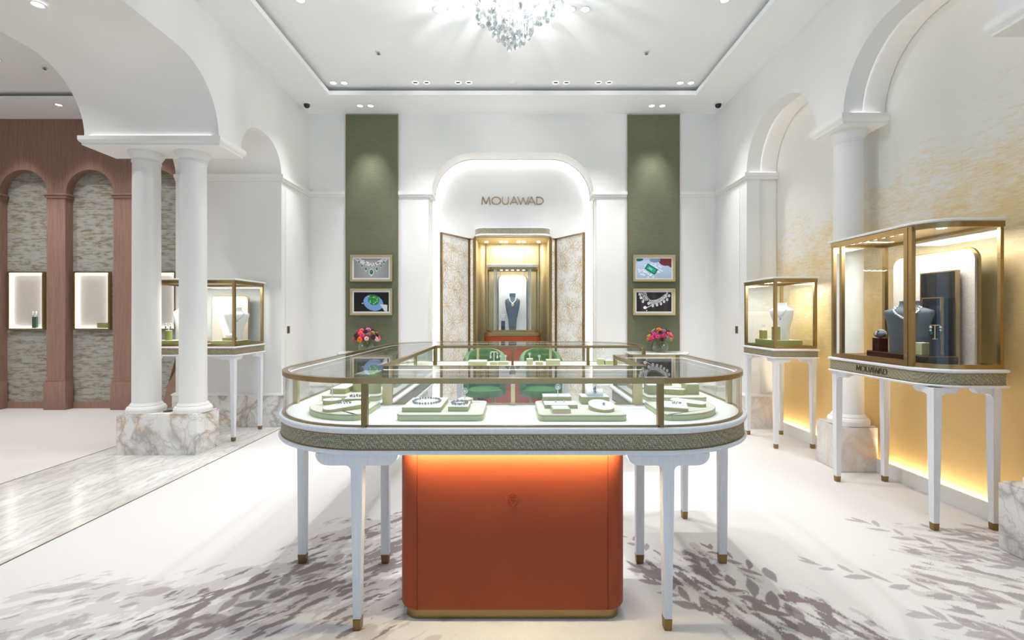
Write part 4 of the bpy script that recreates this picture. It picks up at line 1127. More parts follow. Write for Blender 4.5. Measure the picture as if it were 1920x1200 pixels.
def console(cx, label):
    t = thing('console_table', label, 'table', (cx, 6.0, 0), 'half round consoles under the green panels')
    q = [(cx+0.37, YB-0.03), (cx-0.37, YB-0.03)] + arc(cx-0.37+0.17, 5.79+0.17, 0.17, 180, 270, 10) + arc(cx+0.37-0.17, 5.79+0.17, 0.17, 270, 360, 10)
    MB().stack(q, [(-0.012, 0.772), (-0.006, 0.778)]).build('edge_band', 'brass_dark', t, ang=25)
    MB().stack(q, [(-0.006, 0.778), (0.0, 0.782), (0.0, 0.795), (-0.004, 0.8)]).build('marble_top', 'marble_pale', t, ang=40)
    MB().stack(q, [(-0.05, 0.70), (-0.05, 0.772)]).build('apron', 'white_oak', t, ang=25)
    for sx in (-1, 1):
        for yy in (5.9, 6.1):
            MB().loft([[(cx+sx*0.27-h_,yy-h_,z_),(cx+sx*0.27+h_,yy-h_,z_),(cx+sx*0.27+h_,yy+h_,z_),(cx+sx*0.27-h_,yy+h_,z_)] for h_, z_ in ((0.014,0.0),(0.022,0.70))]).build('leg', 'white_oak', t, smooth=False)
console(-1.79, 'marble topped console under the left green panel')
console(1.80, 'marble topped console under the right green panel')

def bouquet(cx, cy, zt, seed, vlabel, blabel, cols):
    rng = random.Random(seed)
    v = thing('glass_vase', vlabel, 'vase', (cx, cy, zt), 'round glass vases')
    prof = [(0.05, zt), (0.085, zt+0.02), (0.103, zt+0.06), (0.104, zt+0.075), (0.09, zt+0.115), (0.07, zt+0.138)]
    n = 28
    outer = [[(cx+r*math.cos(2*PI*i/n), cy+r*math.sin(2*PI*i/n), z) for i in range(n)] for r, z in prof]
    inner = [[(cx+(r-0.004)*math.cos(2*PI*i/n), cy+(r-0.004)*math.sin(2*PI*i/n), max(z, zt+0.006)) for i in range(n)] for r, z in reversed(prof)]
    MB().loft(outer+inner).build('bowl', 'glass', v, ang=60)
    MB().lathe(cx, cy, [(0.06, zt+0.007), (0.095, zt+0.05), (0.098, zt+0.075), (0.094, zt+0.085)], 24).build('water', 'glass', v, ang=60)
    b = thing('flower_bouquet', blabel, 'flowers', (cx, cy, zt+0.02), 'mixed bouquets')
    st = MB()
    for k in range(16):
        a = rng.uniform(0, 6.28); r0 = rng.uniform(0.01, 0.05); r1 = rng.uniform(0.02, 0.06)
        st.tube([(cx+r0*math.cos(a+2), cy+r0*math.sin(a+2), zt+0.015), (cx+r1*math.cos(a), cy+r1*math.sin(a), zt+0.13), (cx+r1*1.5*math.cos(a), cy+r1*1.5*math.sin(a), zt+0.19)], 0.0028, 5)
    st.build('stems', 'stem_green', b)
    # flower heads over a dome
    k = 0; N = 34
    for i in range(N):
        u = (i+0.5)/N; ph = math.acos(1-1.15*u) if u < 0.87 else math.acos(-0.0); th = 2.399963*i+seed
        R = 0.135; px_ = cx+R*1.12*math.sin(ph)*math.cos(th); py_ = cy+R*math.sin(ph)*math.sin(th); pz_ = zt+0.165+R*0.92*math.cos(ph)
        r = rng.uniform(0.024, 0.042); mname = cols[rng.randrange(len(cols))]
        mb = MB()
        d = Vector((px_-cx, py_-cy, pz_-(zt+0.14))).normalized(); q = d.to_track_quat('Z', 'Y').to_matrix().to_4x4()
        for ring_, cnt, tilt, rr in ((0, 6, 0.35, 0.55), (1, 7, 0.85, 0.85), (2, 8, 1.25, 1.0)):
            for j in range(cnt):
                a = 2*PI*j/cnt + ring_*0.4
                pm = MB().ball((0, 0, 0), r*0.5, 6, 4, (0.75, 0.28, 1.0))
                Mx = q @ Matrix.Rotation(a, 4, 'Z') @ Matrix.Translation((0, r*0.35*rr*1.4, -r*0.25*ring_*0.5)) @ Matrix.Rotation(-tilt, 4, 'X')
                pm.xform(Matrix.Translation((px_, py_, pz_)) @ Mx); mb.add(pm.v, pm.f)
        mb.build('flower_head', mname, b, recalc=False, ang=80)
    for i in range(26):
        th = rng.uniform(0, 6.28); el = rng.uniform(-0.5, 1.1); R = 0.15
        c = Vector((cx+R*math.cos(el)*math.cos(th), cy+R*math.cos(el)*math.sin(th), zt+0.165+R*0.8*math.sin(el)))
        d = (c-Vector((cx, cy, zt+0.12))).normalized(); q = d.to_track_quat('Y', 'Z').to_matrix().to_4x4()
        L = rng.uniform(0.05, 0.085); w = L*0.3
        lf = MB().add([(0,-L/2,0),(w/2,-L*.1,0.006),(w/2*.7,L*.25,0.004),(0,L/2,0),(-w/2*.7,L*.25,0.004),(-w/2,-L*.1,0.006),(0,0,-0.004),(0,-L/2,-0.002)],
                      [(0,1,6),(1,2,6),(2,3,6),(3,4,6),(4,5,6),(5,0,6)])
        lf.xform(Matrix.Translation(c) @ q @ Matrix.Rotation(rng.uniform(-0.8,0.8), 4, 'Y')).build('leaf', 'leaf_green', b, recalc=False, smooth=False)
C1 = ['petal_pink','petal_magenta','petal_coral','petal_plum','petal_plum','petal_plum','petal_orange','petal_lime','petal_blush','petal_lilac']
C2 = ['petal_pink','petal_magenta','petal_magenta','petal_plum','petal_plum','petal_lime','petal_coral','petal_orange','petal_lilac','petal_lime']
bouquet(-1.80, 5.965, 0.80, 3, 'round clear glass vase on the left console', 'pink, plum and orange flower bouquet in the left vase', C1)
bouquet(1.82, 5.965, 0.80, 8, 'round clear glass vase on the right console', 'magenta, plum and lime flower bouquet in the right vase', C2)

# ================================================================== CHAIRS BEHIND THE COUNTER
def tub_chair(cx, cy, label):
    t = thing('tub_chair', label, 'chair', (cx, cy, 0), 'green upholstered chairs behind the counter')
    R = 0.225
    prof = []
    loops = []
    for i in range(25):
        a = math.radians(-18 + 216*i/24)
        f = math.sin(max(0, min(1, (i/24)))*PI)**0.45
        ztop = 0.66 + 0.235*f
        dx, dy = math.cos(a), math.sin(a)
        ro, ri = R, R-0.055
        sec = [(ri,0.42),(ro,0.42),(ro+0.012,0.6),(ro+0.012,ztop-0.03),(ro-0.008,ztop),(ri+0.008,ztop),(ri-0.006,ztop-0.03),(ri,0.55)]
        loops.append([(cx+r*dx, cy+r*dy, z) for r, z in sec])
    MB().loft(loops).build('backrest', 'green_leather', t, ang=50)
    MB().lathe(cx, cy, [(0.14,0.40),(0.205,0.405),(0.215,0.44),(0.205,0.475),(0.12,0.485)], 28).build('seat', 'green_leather', t, ang=60)
    for k in range(4):
        a = PI/4+k*PI/2
        MB().tube([(cx+0.13*math.cos(a), cy+0.13*math.sin(a), 0.41), (cx+0.2*math.cos(a), cy+0.2*math.sin(a), 0.0)], [0.016, 0.009], 8).build('leg', 'brass_dark', t)
tub_chair(-0.295, 5.15, 'left green tub chair seen through the counter glass')
tub_chair(0.30, 5.15, 'right green tub chair seen through the counter glass')

# ================================================================== CEILING FIXTURES
dl = thing('downlight', 'x', 'downlight', (0, 0, 0), 'recessed ceiling downlights')
n = 28
prof = [(0.040, 0.0), (0.047, -0.003), (0.048, -0.006), (0.038, -0.008), (0.034, -0.004), (0.034, 0.0)]
MB().loft([[(r*math.cos(2*PI*i/n), r*math.sin(2*PI*i/n), z) for i in range(n)] for r, z in prof], cap=False).build('trim_ring', 'lacquer', dl)
MB().lathe(0, 0, [(0.0335, -0.0005), (0.0335, -0.003)], 24).build('lens', 'lamp_lens', dl, smooth=False)
sh = MB(); sh.loft([[(0.0335*math.cos(a), 0.0335*math.sin(a), -0.0031), (0.024*math.cos(a), 0.024*math.sin(a)+0.010, -0.0045)] for a in [PI*0.12+PI*0.76*k/12 for k in range(13)]], cap=False, closed=False)
sh.build('glare_shade', 'lens_black', dl, smooth=False, recalc=False)
# mid rear-row copies carry a black disc painted for the shaded recess
dk_ = thing('downlight', 'x', 'downlight', (0, 0, 0), 'recessed ceiling downlights')
for c_ in list(dl.children)[:2]: copy_tree(c_, parent=dk_)
MB().loft([[(0.032*math.cos(2*PI*i/20), -0.007+0.019*math.sin(2*PI*i/20), z_) for i in range(20)] for z_ in (-0.0029, -0.0042)]).build('recess_shade_disc', 'lens_black', dk_, smooth=False)
protos = {}
def put_light(x, y, z, label, shade=False):
    src = dk_ if shade else dl
    o = src if shade not in protos else copy_tree(src)
    protos[shade] = True
    o.location = (x, y, z); o['label'] = label
    return o
ordn = ['first','second','third','fourth','fifth','sixth','seventh','eighth','ninth','tenth','eleventh','twelfth']
for i, x in enumerate(ROWX): put_light(x, 5.56, ZC, 'recessed downlight, %s from left in the rear ceiling row' % ordn[i], 2 <= i <= 9)
for i, x in enumerate(FRONTX): put_light(x, 4.226, ZC, 'recessed downlight beside the chandelier, %s from the left' % ordn[i])
for i, x in enumerate(SOFX): put_light(x, 5.937, ZS, 'soffit downlight above the green panels, %s from the left' % ordn[i])
for i, (x, y) in enumerate(HIDDEN): put_light(x, y, ZC if abs(x) < 2.1 else ZS, 'ceiling tray downlight outside the photo, %s of the eight' % ordn[i])
for i, (x, y) in enumerate(SIDE_ROOM): put_light(x, y, 3.96, 'side room ceiling downlight, %s of the six' % ordn[i])
for i, (x, y) in enumerate(SIDE_WASH): put_light(x, y, 3.87, 'side room soffit downlight, %s from the left' % ordn[i])
put_light(-3.19, 3.25, 3.345, 'downlight set in the soffit of the wide left arch')
for s, side in ((-1, 'left'), (1, 'right')):
    t = thing('dome_camera', 'black dome security camera in the %s ceiling corner' % side, 'security camera', (s*2.50, 5.877, ZS-0.05), 'dome cameras')
    MB().lathe(s*2.50, 5.877, [(0.055, ZS-0.0005), (0.055, ZS-0.008), (0.045, ZS-0.012)], 28).build('base_ring', 'lacquer', t)
    MB().lathe(s*2.50, 5.877, [(0.036, ZS-0.010), (0.036, ZS-0.025), (0.03, ZS-0.042), (0.018, ZS-0.052), (0.003, ZS-0.056)], 28).build('dome', 'lens_black', t, ang=60)
    t = thing('sprinkler_head', 'small steel sprinkler head on the %s of the ceiling tray' % side, 'sprinkler', (s*1.36, 4.91, ZC-0.03), 'ceiling sprinklers')
    MB().lathe(s*1.36, 4.91, [(0.03, ZC-0.0005), (0.03, ZC-0.004), (0.02, ZC-0.007)], 20).build('cover_ring', 'lacquer', t)
    MB().lathe(s*1.36, 4.91, [(0.008, ZC-0.006), (0.008, ZC-0.02), (0.017, ZC-0.022), (0.017, ZC-0.026)], 16).build('deflector', 'steel', t)
t = thing('smoke_detector', 'flat round smoke detector at the middle of the rear ceiling row', 'detector', (0, 5.56, ZC-0.02))
MB().lathe(0, 5.56, [(0.04, ZC-0.0005), (0.04, ZC-0.006), (0.028, ZC-0.014)], 24).build('housing', 'lacquer', t)
MB().lathe(0, 5.56, [(0.012, ZC-0.0135), (0.012, ZC-0.017)], 16).build('sensor', 'moulding', t)
t = thing('sprinkler_head', 'small sprinkler head on the side room ceiling', 'sprinkler', (-5.1, 5.27, 3.93), 'ceiling sprinklers')
MB().lathe(-5.1, 5.27, [(0.03, 3.9595), (0.03, 3.956), (0.02, 3.953)], 20).build('cover_ring', 'lacquer', t)
MB().lathe(-5.1, 5.27, [(0.008, 3.954), (0.008, 3.94), (0.017, 3.938), (0.017, 3.934)], 16).build('deflector', 'steel', t)

# chandelier: cone of hanging crystals
CX, CY = 0.0, 3.8
ch = thing('crystal_chandelier', 'cone shaped chandelier of hanging clear crystals', 'chandelier', (CX, CY, 3.33))
MB().lathe(CX, CY, [(0.44, ZC-0.0005), (0.44, ZC-0.02), (0.42, ZC-0.024)], 48).build('ceiling_plate', 'lacquer', ch)
rng = random.Random(12)
shapes = []
def crystal_mesh(kind):
    mb = MB()
    if kind == 0: mb.lathe(0, 0, [(0.002,-0.024),(0.013,-0.008),(0.017,0.0),(0.011,0.012),(0.002,0.02)], 6)
    elif kind == 1: mb.lathe(0, 0, [(0.003,-0.017),(0.013,-0.010),(0.018,0.0),(0.013,0.010),(0.003,0.017)], 7)
    else: mb.lathe(0, 0, [(0.001,-0.03),(0.010,-0.012),(0.012,0.002),(0.004,0.02),(0.001,0.026)], 5)
    return mb
pts = []
for i in range(300):
    f = (i/299.0)
    z = 3.36 + 0.50*f**0.62
    rad = 0.03 + 0.50*((z-3.34)/0.52)**1.0
    if i % 3: r = rad*math.sqrt(rng.uniform(0.55, 1.0))
    else: r = rad*math.sqrt(rng.uniform(0.0, 0.6))
    a = i*2.399963 + rng.uniform(-0.3, 0.3)
    pts.append((CX+r*math.cos(a), CY+r*math.sin(a), z+rng.uniform(-0.02, 0.02)))
proto = []
for i, p in enumerate(pts):
    k = i % 3
    if i < 3:
        mb = crystal_mesh(k); mb.v = [(x+CX, y+CY, z+3.33) for x, y, z in mb.v]
        o = mb.build('crystal', 'crystal', ch, smooth=False); proto.append(o)
    else:
        o = proto[k].copy(); COL.objects.link(o)
    o.location = (p[0]-CX, p[1]-CY, p[2]-3.33); o.rotation_euler = (rng.uniform(-.2,.2), rng.uniform(-.2,.2), rng.uniform(0,6.28))
    s_ = rng.uniform(0.75, 1.35); o.scale = (s_, s_, s_)
for dz, e in ((3.62, 54),):
    d = bpy.data.lights.new('chandelier_lamp', 'POINT'); d.energy = e*LAMP; d.shadow_soft_size = 0.02; d.color = (0.96, 0.98, 1.0)
    o = bpy.data.objects.new('chandelier_lamp', d); COL.objects.link(o); o.location = (CX, CY, dz)
w = MB()
for p in pts: w.tube([(p[0], p[1], p[2]+0.015), (p[0], p[1], ZC-0.02)], 0.0007, 3)
wo = w.build('wires', 'steel', ch, recalc=False); wo['kind'] = 'stuff'

# ================================================================== SIDE ROOM DISPLAY WINDOWS AND MIRROR
def wall_box(cx, label, tag_):
    y = YW+0.11; w, z0, z1 = 0.485, 1.06, 1.845
    t = thing('display_window', label, 'display case', (cx, y, z0), 'brass framed wall display windows')
    f = MB(); b = 0.02
    for (x0,x1,za,zb) in ((-w/2,w/2,z1-b,z1),(-w/2,w/2,z0,z0+b),(-w/2,-w/2+b,z0+b,z1-b),(w/2-b,w/2,z0+b,z1-b)):
        f.box(cx+x0,cx+x1,y-0.045,y+0.001,za,zb)
    f.build('frame', 'brass', t, smooth=False)
    MB().box(cx-w/2+b, cx+w/2-b, y-0.006, y-0.001, z0+b, z1-b).build('lining', 'linen', t, smooth=False)
    MB().box(cx-w/2+b, cx+w/2-b, y-0.040, y-0.036, z0+b, z1-b).build('glass_pane', 'glass', t, smooth=False)
    led('led_strip', MB().box(cx-w/2+b, cx+w/2-b, y-0.034, y-0.012, z1-b-0.006, z1-b-0.001).box(cx-w/2+b, cx+w/2-b, y-0.034, y-0.012, z0+b+0.001, z0+b+0.003).box(cx-w/2+b+0.001, cx-w/2+b+0.005, y-0.034, y-0.012, z0+b+0.01, z1-b-0.01).box(cx+w/2-b-0.005, cx+w/2-b-0.001, y-0.034, y-0.012, z0+b+0.01, z1-b-0.01), 'led_window', t)
for k, lab in ((0, 'brass framed display window in the leftmost wallpapered recess'), (-1, 'brass framed display window in the recess left of the columns'), (-2, 'brass framed display window glimpsed between the paired columns')):
    wall_box(-6.555-0.888*k, lab, k)
mr = thing('leaning_mirror', 'brass edged mirror leaning on an easel behind the paired columns', 'mirror', (-4.14, 5.80, 0))
st = arc(0, 1.25, 0.23, 0, 180, 16) + arc(0, 0.25, 0.23, 180, 360, 16)
Rm = Matrix.Translation((-4.16, 5.80, 0.02)) @ Matrix.Rotation(math.radians(-42), 4, 'Z') @ Matrix.Rotation(math.radians(-13), 4, 'X')
MB().prism(st, -0.008, 0.0, 'y').xform(Rm).build('mirror_glass', 'mirror', mr, smooth=False)
MB().tube([(x, 0.002, z) for x, z in offset(st, 0.012)], 0.012, 8, True).xform(Rm).build('frame', 'brass', mr)
MB().tube([tuple(Rm @ Vector((0, 0.02, 1.2))), (-3.92, 6.30, 0.0)], 0.012, 8).build('easel_leg', 'brass_dark', mr)

# ================================================================== JEWELLERY DISPLAYS
def tray(label, poly, z, h=0.027, side='tray_green', top='tray_top', group='pale green display trays'):
    xs = [p[0] for p in poly]; ys = [p[1] for p in poly]
    t = thing('display_tray', label, 'display tray', ((min(xs)+max(xs))/2, (min(ys)+max(ys))/2, z), group)
    MB().stack(poly, [(-0.002, z), (0.0, z+0.002), (0.0, z+h-0.006)]).build('tray_side', side, t, ang=25)
    MB().stack(poly, [(0.0008, z+h-0.006), (0.0008, z+h-0.0035)]).build('edge_line', 'brass', t, ang=25)
    MB().stack(poly, [(0.0, z+h-0.0035), (-0.002, z+h)]).build('tray_top', top, t, ang=25)
    return t
def block(label, poly, z, h, side='tray_block', top='display_white', group='display blocks', tilt=0.0):
    xs = [p[0] for p in poly]; ys = [p[1] for p in poly]; y0, y1 = min(ys), max(ys)
    t = thing('display_block', label, 'display block', ((min(xs)+max(xs))/2, (min(ys)+max(ys))/2, z), group)
    zt = lambda y, zz: zz + tilt*(y-y0)
    a = [(x, y, z) for x, y in poly]; b = [(x, y, zt(y, z+h-0.003)) for x, y in poly]
    MB().loft([a, b]).build('block_side', side, t, ang=25)
    b2 = [(x, y, zt(y, z+h-0.003)) for x, y in offset(poly, 0.0006)]; c = [(x, y, zt(y, z+h-0.001)) for x, y in offset(poly, 0.0006)]; d = [(x, y, zt(y, z+h)) for x, y in offset(poly, -0.002)]
    MB().loft([b2, c, d]).build('block_top', top, t, ang=25)
    return t
def rect(x0, x1, y0, y1): return [(x0,y0),(x1,y0),(x1,y1),(x0,y1)]
def oval(cx, cy, rx, ry, deg=0, n=28): return rotpoly([(rx*math.cos(2*PI*i/n), ry*math.sin(2*PI*i/n)) for i in range(n)], cx, cy, deg)
def stadium(cx, cy, L, w, deg): return rotpoly(arc(L/2-w/2, 0, w/2, -90, 90, 10)+arc(-L/2+w/2, 0, w/2, 90, 270, 10), cx, cy, deg)
def ring_stand(label, x, y, z, h=0.045, gem='diamond', r=0.011):
    t = thing('ring_stand', label, 'ring', (x, y, z), 'rings on little stands')
    MB().lathe(x, y, [(0.007, z), (0.007, z+0.002), (0.0022, z+0.004), (0.0022, z+h-r)], 10).build('stem', 'display_white', t)
    zc = z+h
    n = 18
    MB().tube([(x+r*math.cos(2*PI*i/n), y, zc+r*math.sin(2*PI*i/n)) for i in range(n)], 0.0026, 6, True).build('band', 'diamond', t)
    MB().lathe(x, y-0.003, [(0.001, zc-0.007), (0.0075, zc-0.001), (0.0075, zc+0.002), (0.005, zc+0.005)], 10).build('gem', gem, t, smooth=False)
    return t
def beads(label, pts, r, mat='silver_bead', name='bracelet', cat='bracelet', group='jewellery on show'):
    mb = MB()
    for i, p in enumerate(pts): mb.ball(p, r*(1.0 if i % 2 else 0.8), 7, 5)
    o = mb.build(name, mat, ang=80, recalc=False)
    return tag(o, label, cat, group)
def bead_ring(label, cx, cy, z, rx, ry, n, r, mat='silver_bead', wav=0.0):
    return beads(label, [(cx+rx*(1+wav*(i % 2))*math.cos(2*PI*i/n), cy+ry*(1+wav*(i % 2))*math.sin(2*PI*i/n), z+r) for i in range(n)], r, mat)
def t_stand(label, x, y, z, h=0.12, w=0.05, gem='diamond', base='display_white', blk=None):
    t = thing('earring_stand', label, 'earrings', (x, y, z), 'earring stands')
    MB().lathe(x, y, [(0.014, z), (0.014, z+0.003), (0.003, z+0.005), (0.003, z+h)], 10).build('stem', base, t)
    MB().tube([(x-w/2, y, z+h), (x+w/2, y, z+h)], 0.003, 6).build('crossbar', base, t)
    for s in (-1, 1):
        e = MB().ball((x+s*w/2, y-0.004, z+h-0.012), 0.008, 8, 5).ball((x+s*w/2, y-0.004, z+h-0.03), 0.006, 8, 5).build('earring', 'diamond', t)
        MB().ball((x+s*w/2, y-0.008, z+h-0.045), 0.0095, 8, 6, (0.8, 0.6, 1.2)).build('drop', gem, e)
    return t
def bust(label, x, y, z, h, wsh, rotz=0.0, mat='bust_white', lean=0.0, base_f=0.45, group='necklace busts'):
    """necklace bust facing -Y before rotation"""
    t = thing('necklace_bust', label, 'necklace bust', (x, y, z), group)
    rows = [(0.0, base_f, 0.5, 0.0), (0.02, base_f, 0.5, 0.0), (0.3, base_f*0.75+0.2, 0.55, -0.02), (0.6, 0.88, 0.62, -0.05), (0.76, 1.0, 0.6, -0.06), (0.82, 0.97, 0.5, -0.04),
            (0.855, 0.72, 0.44, -0.01), (0.885, 0.46, 0.42, 0.02), (0.94, 0.40, 0.42, 0.04), (1.0, 0.40, 0.42, 0.05)]
    loops = []
    n = 24; hw = wsh/2; Rz = Matrix.Rotation(rotz, 4, 'Z')
    for f, wx, wy, oy in rows:
        lp = []
        for i in range(n):
            a = 2*PI*i/n; ca, sa = math.cos(a), math.sin(a)
            ex = 0.8
            px_ = hw*wx*abs(ca)**ex*(1 if ca > 0 else -1); py_ = hw*wy*0.62*abs(sa)**ex*(1 if sa > 0 else -1)
            v = Rz @ Vector((px_, py_ + oy*h*0.5 + lean*h*math.sin(f*PI*0.5)*f, 0))
            lp.append((x+v.x, y+v.y, z+f*h))
        loops.append(lp)
    MB().loft(loops).build('bust_form', mat, t, ang=60)
    def surf(u, f):
        """point on the front surface at side fraction u (-1..1), height fraction f"""
        for k in range(len(rows)-1):
            if rows[k][0] <= f <= rows[k+1][0]: break
        r0, r1 = rows[k], rows[k+1]; q = (f-r0[0])/(r1[0]-r0[0]+1e-9)
        wx = r0[1]*(1-q)+r1[1]*q; wy = r0[2]*(1-q)+r1[2]*q; oy = r0[3]*(1-q)+r1[3]*q
        ca = max(-1, min(1, u)); sa = -math.sqrt(max(0, 1-ca*ca))
        v = Rz @ Vector((hw*wx*abs(ca)**0.8*(1 if ca > 0 else -1), hw*wy*0.62*(-abs(sa)**0.8) + oy*h*0.5 + lean*h*math.sin(f*PI*0.5)*f - 0.004, 0))
        return (x+v.x, y+v.y, z+f*h)
    return surf
def necklace(label, surf, drop=0.58, n=26, r=0.006, mat='diamond', pend='emerald', pr=0.012, top=0.89):
    t = None
    pts = []
    for i in range(n+1):
        u = -1+2*i/n
        f = top - (top-drop)*(1-abs(u)**1.15)
        uu = u*(0.95 if f > 0.86 else 0.62)
        pts.append(surf(uu, f))
    xs = np.array(pts); base = (float(xs[:,0].mean()), float(xs[:,1].min()), float(xs[:,2].min()))
    t = thing('necklace', label, 'necklace', base, 'jewellery on show')
    mb = MB()
    for i, p in enumerate(pts): mb.ball(p, r*(1.15 if i % 2 else 0.85), 7, 5)
    mb.build('chain', mat, t, recalc=False, ang=80)
    c = surf(0, drop-0.035)
    if pr > 0:
        q = MB().ball((c[0], c[1]-0.003, c[2]), pr*1.25, 10, 6, (0.9, 0.5, 1.1)).build('pendant', 'diamond', t)
        MB().ball((c[0], c[1]-0.008, c[2]), pr*0.85, 10, 6, (0.8, 0.6, 1.1)).build('pendant_stone', pend, q)

D = ZD + 0.001
# ---- front arm, left tray
tray('long pale tray in the front left half of the island counter', rrect(-0.482, -0.122, 1.995, 2.325, 0.028), D)
H1 = D+0.027
block('wide white topped block on the long front left tray', rect(-0.468, -0.304, 2.046, 2.285), H1, 0.022)
bead_ring('oval diamond bracelet lying on the wide white block', -0.384, 2.168, H1+0.022, 0.060, 0.072, 30, 0.0056)
block('small white topped block at the right end of the front left tray', rect(-0.275, -0.19, 2.062, 2.185), H1, 0.022)
bead_ring('scalloped diamond bracelet on the small white block', -0.232, 2.125, H1+0.022, 0.028, 0.036, 22, 0.0055, wav=0.2)
block('low round block at the back of the front left tray', oval(-0.222, 2.262, 0.033, 0.036), H1, 0.022)
ring_stand('diamond ring on a stem behind the scalloped bracelet', -0.222, 2.255, H1+0.022, 0.036)
# ---- front arm, right tray
tray('long pale tray in the front right half of the island counter', rrect(0.108, 0.474, 1.99, 2.325, 0.028), D)
block('flat white topped block with studs on the front right tray', rect(0.142, 0.286, 2.125, 2.215), H1, 0.018)
for k, x in enumerate((0.195, 0.232)):
    tag(MB().ball((x, 2.18, H1+0.022), 0.005, 8, 6).build('stud_earring', 'diamond'), '%s diamond stud on the flat white block' % ('left' if k == 0 else 'right'), 'earring', 'jewellery on show')
block('raised white topped block behind the flat stud block', rect(0.142, 0.272, 2.235, 2.315), H1, 0.036)
ring_stand('diamond ring on a stem at the back of the front right tray', 0.212, 2.262, H1+0.036, 0.040)
fb = thing('brass_tray', 'tiny brass rimmed dish at the front of the right tray', 'dish', (0.205, 2.07, H1), 'small dishes')
MB().stack(rect(0.166, 0.243, 2.018, 2.115), [(0, H1), (0, H1+0.016)]).build('dish_body', 'brass_pale', fb, smooth=False)
MB().stack(rect(0.170, 0.239, 2.022, 2.111), [(0, H1+0.016), (0, H1+0.0175)]).build('dish_lining', 'tray_top', fb, smooth=False)
block('square block carrying the white cuff holder', rect(0.318, 0.445, 2.225, 2.315), H1, 0.036)
cf = thing('cuff_holder', 'curved white cuff holder with a diamond brooch on the front right tray', 'cuff holder', (0.382, 2.27, H1+0.036), 'cuff holders')
n = 12
out_ = [(2.262+0.034*math.cos(PI*i/n), H1+0.036+0.030*math.sin(PI*i/n)) for i in range(n+1)]
MB().prism(out_, 0.345, 0.418, 'x').build('cuff_form', 'bust_white', cf, ang=40)
MB().ball((0.382, 2.232, H1+0.055), 0.006, 8, 5).ball((0.380, 2.237, H1+0.067), 0.008, 8, 5).ball((0.384, 2.246, H1+0.076), 0.005, 8, 5).build('brooch', 'silver_bead', cf)
block('tilted oval block at the right end of the front right tray', oval(0.386, 2.105, 0.052, 0.072, 12), H1, 0.014, tilt=0.13)
tag(MB().ball((0.395, 2.095, H1+0.027), 0.006, 8, 6).build('stud_earring', 'silver_bead'), 'single stone on the tilted oval block', 'earring', 'jewellery on show')
# ---- corner trays
def corner_tray(s, label):
    q = arc(-0.66, 2.27, 0.27, 180, 262, 16) + [(-0.645, 2.003)] + arc(-0.66+0.0, 2.03, 0.03, -85, 0, 5) + [(-0.63, 2.30), (-0.93, 2.30)]
    if s > 0: q = [(-x, y) for x, y in reversed(q)]
    tray(label, q, D)
corner_tray(-1, 'curved tray in the rounded front left corner of the counter')
block('long tilted oval pad on the front left corner tray', stadium(-0.735, 2.105, 0.175, 0.072, 38), H1, 0.014, tilt=0.10)
bead_ring('slim bracelet on the tilted oval pad in the left corner', -0.735, 2.11, H1+0.025, 0.03, 0.014, 14, 0.0035)
block('round pad at the back of the front left corner tray', oval(-0.835, 2.24, 0.042, 0.036), H1, 0.022)
ring_stand('tall thin ring stem on the round pad in the left corner', -0.835, 2.24, H1+0.022, 0.10)
block('white topped square block behind the tilted oval pad in the left corner', rotpoly(rect(-0.05,0.05,-0.045,0.045), -0.715, 2.235, 8), H1, 0.034)
bead_ring('cluster of diamond links on the square block in the left corner', -0.725, 2.235, H1+0.034, 0.024, 0.018, 12, 0.005)
corner_tray(1, 'curved tray in the rounded front right corner of the counter')
block('tilted rectangular pad on the front right corner tray', rotpoly(rect(-0.055,0.055,-0.042,0.042), 0.70, 2.10, -14), H1, 0.016, tilt=0.14)
bead_ring('fine ring of stones on the rectangular pad in the right corner', 0.715, 2.105, H1+0.026, 0.018, 0.012, 10, 0.003)
block('long tilted oval pad on the front right corner tray', stadium(0.80, 2.205, 0.155, 0.062, -32), H1, 0.016, tilt=0.08)
# ---- left arm
tray('rectangular tray in the near part of the left counter arm', rrect(-0.98, -0.68, 2.46, 2.78, 0.03), D)
block('tall round block on the near left arm tray', oval(-0.83, 2.62, 0.035, 0.035), H1, 0.062)
block('long white topped block on the near left arm tray', rect(-0.95, -0.87, 2.52, 2.72), H1, 0.03)
block('cream cylinder block at the right of the near left arm tray', oval(-0.73, 2.56, 0.034, 0.034), H1, 0.055)
tray('rectangular tray in the middle of the left counter arm', rrect(-1.0, -0.70, 2.92, 3.22, 0.03), D)
block('stepped white block on the middle left arm tray', rect(-0.97, -0.86, 2.96, 3.18), H1, 0.05)
block('flat oval pad on the middle left arm tray', oval(-0.77, 3.04, 0.05, 0.06), H1, 0.02)
bead_ring('diamond tiara lying on the oval pad of the left arm', -0.77, 3.04, H1+0.02, 0.035, 0.04, 20, 0.006, wav=0.25)
tray('rectangular tray at the far end of the left counter arm', rrect(-1.0, -0.70, 3.38, 3.72, 0.03), D)
block('tall white topped block on the far left arm tray', rect(-0.96, -0.85, 3.44, 3.64), H1, 0.06)
ring_stand('diamond ring on a stem at the far end of the left arm', -0.77, 3.55, H1, 0.07)
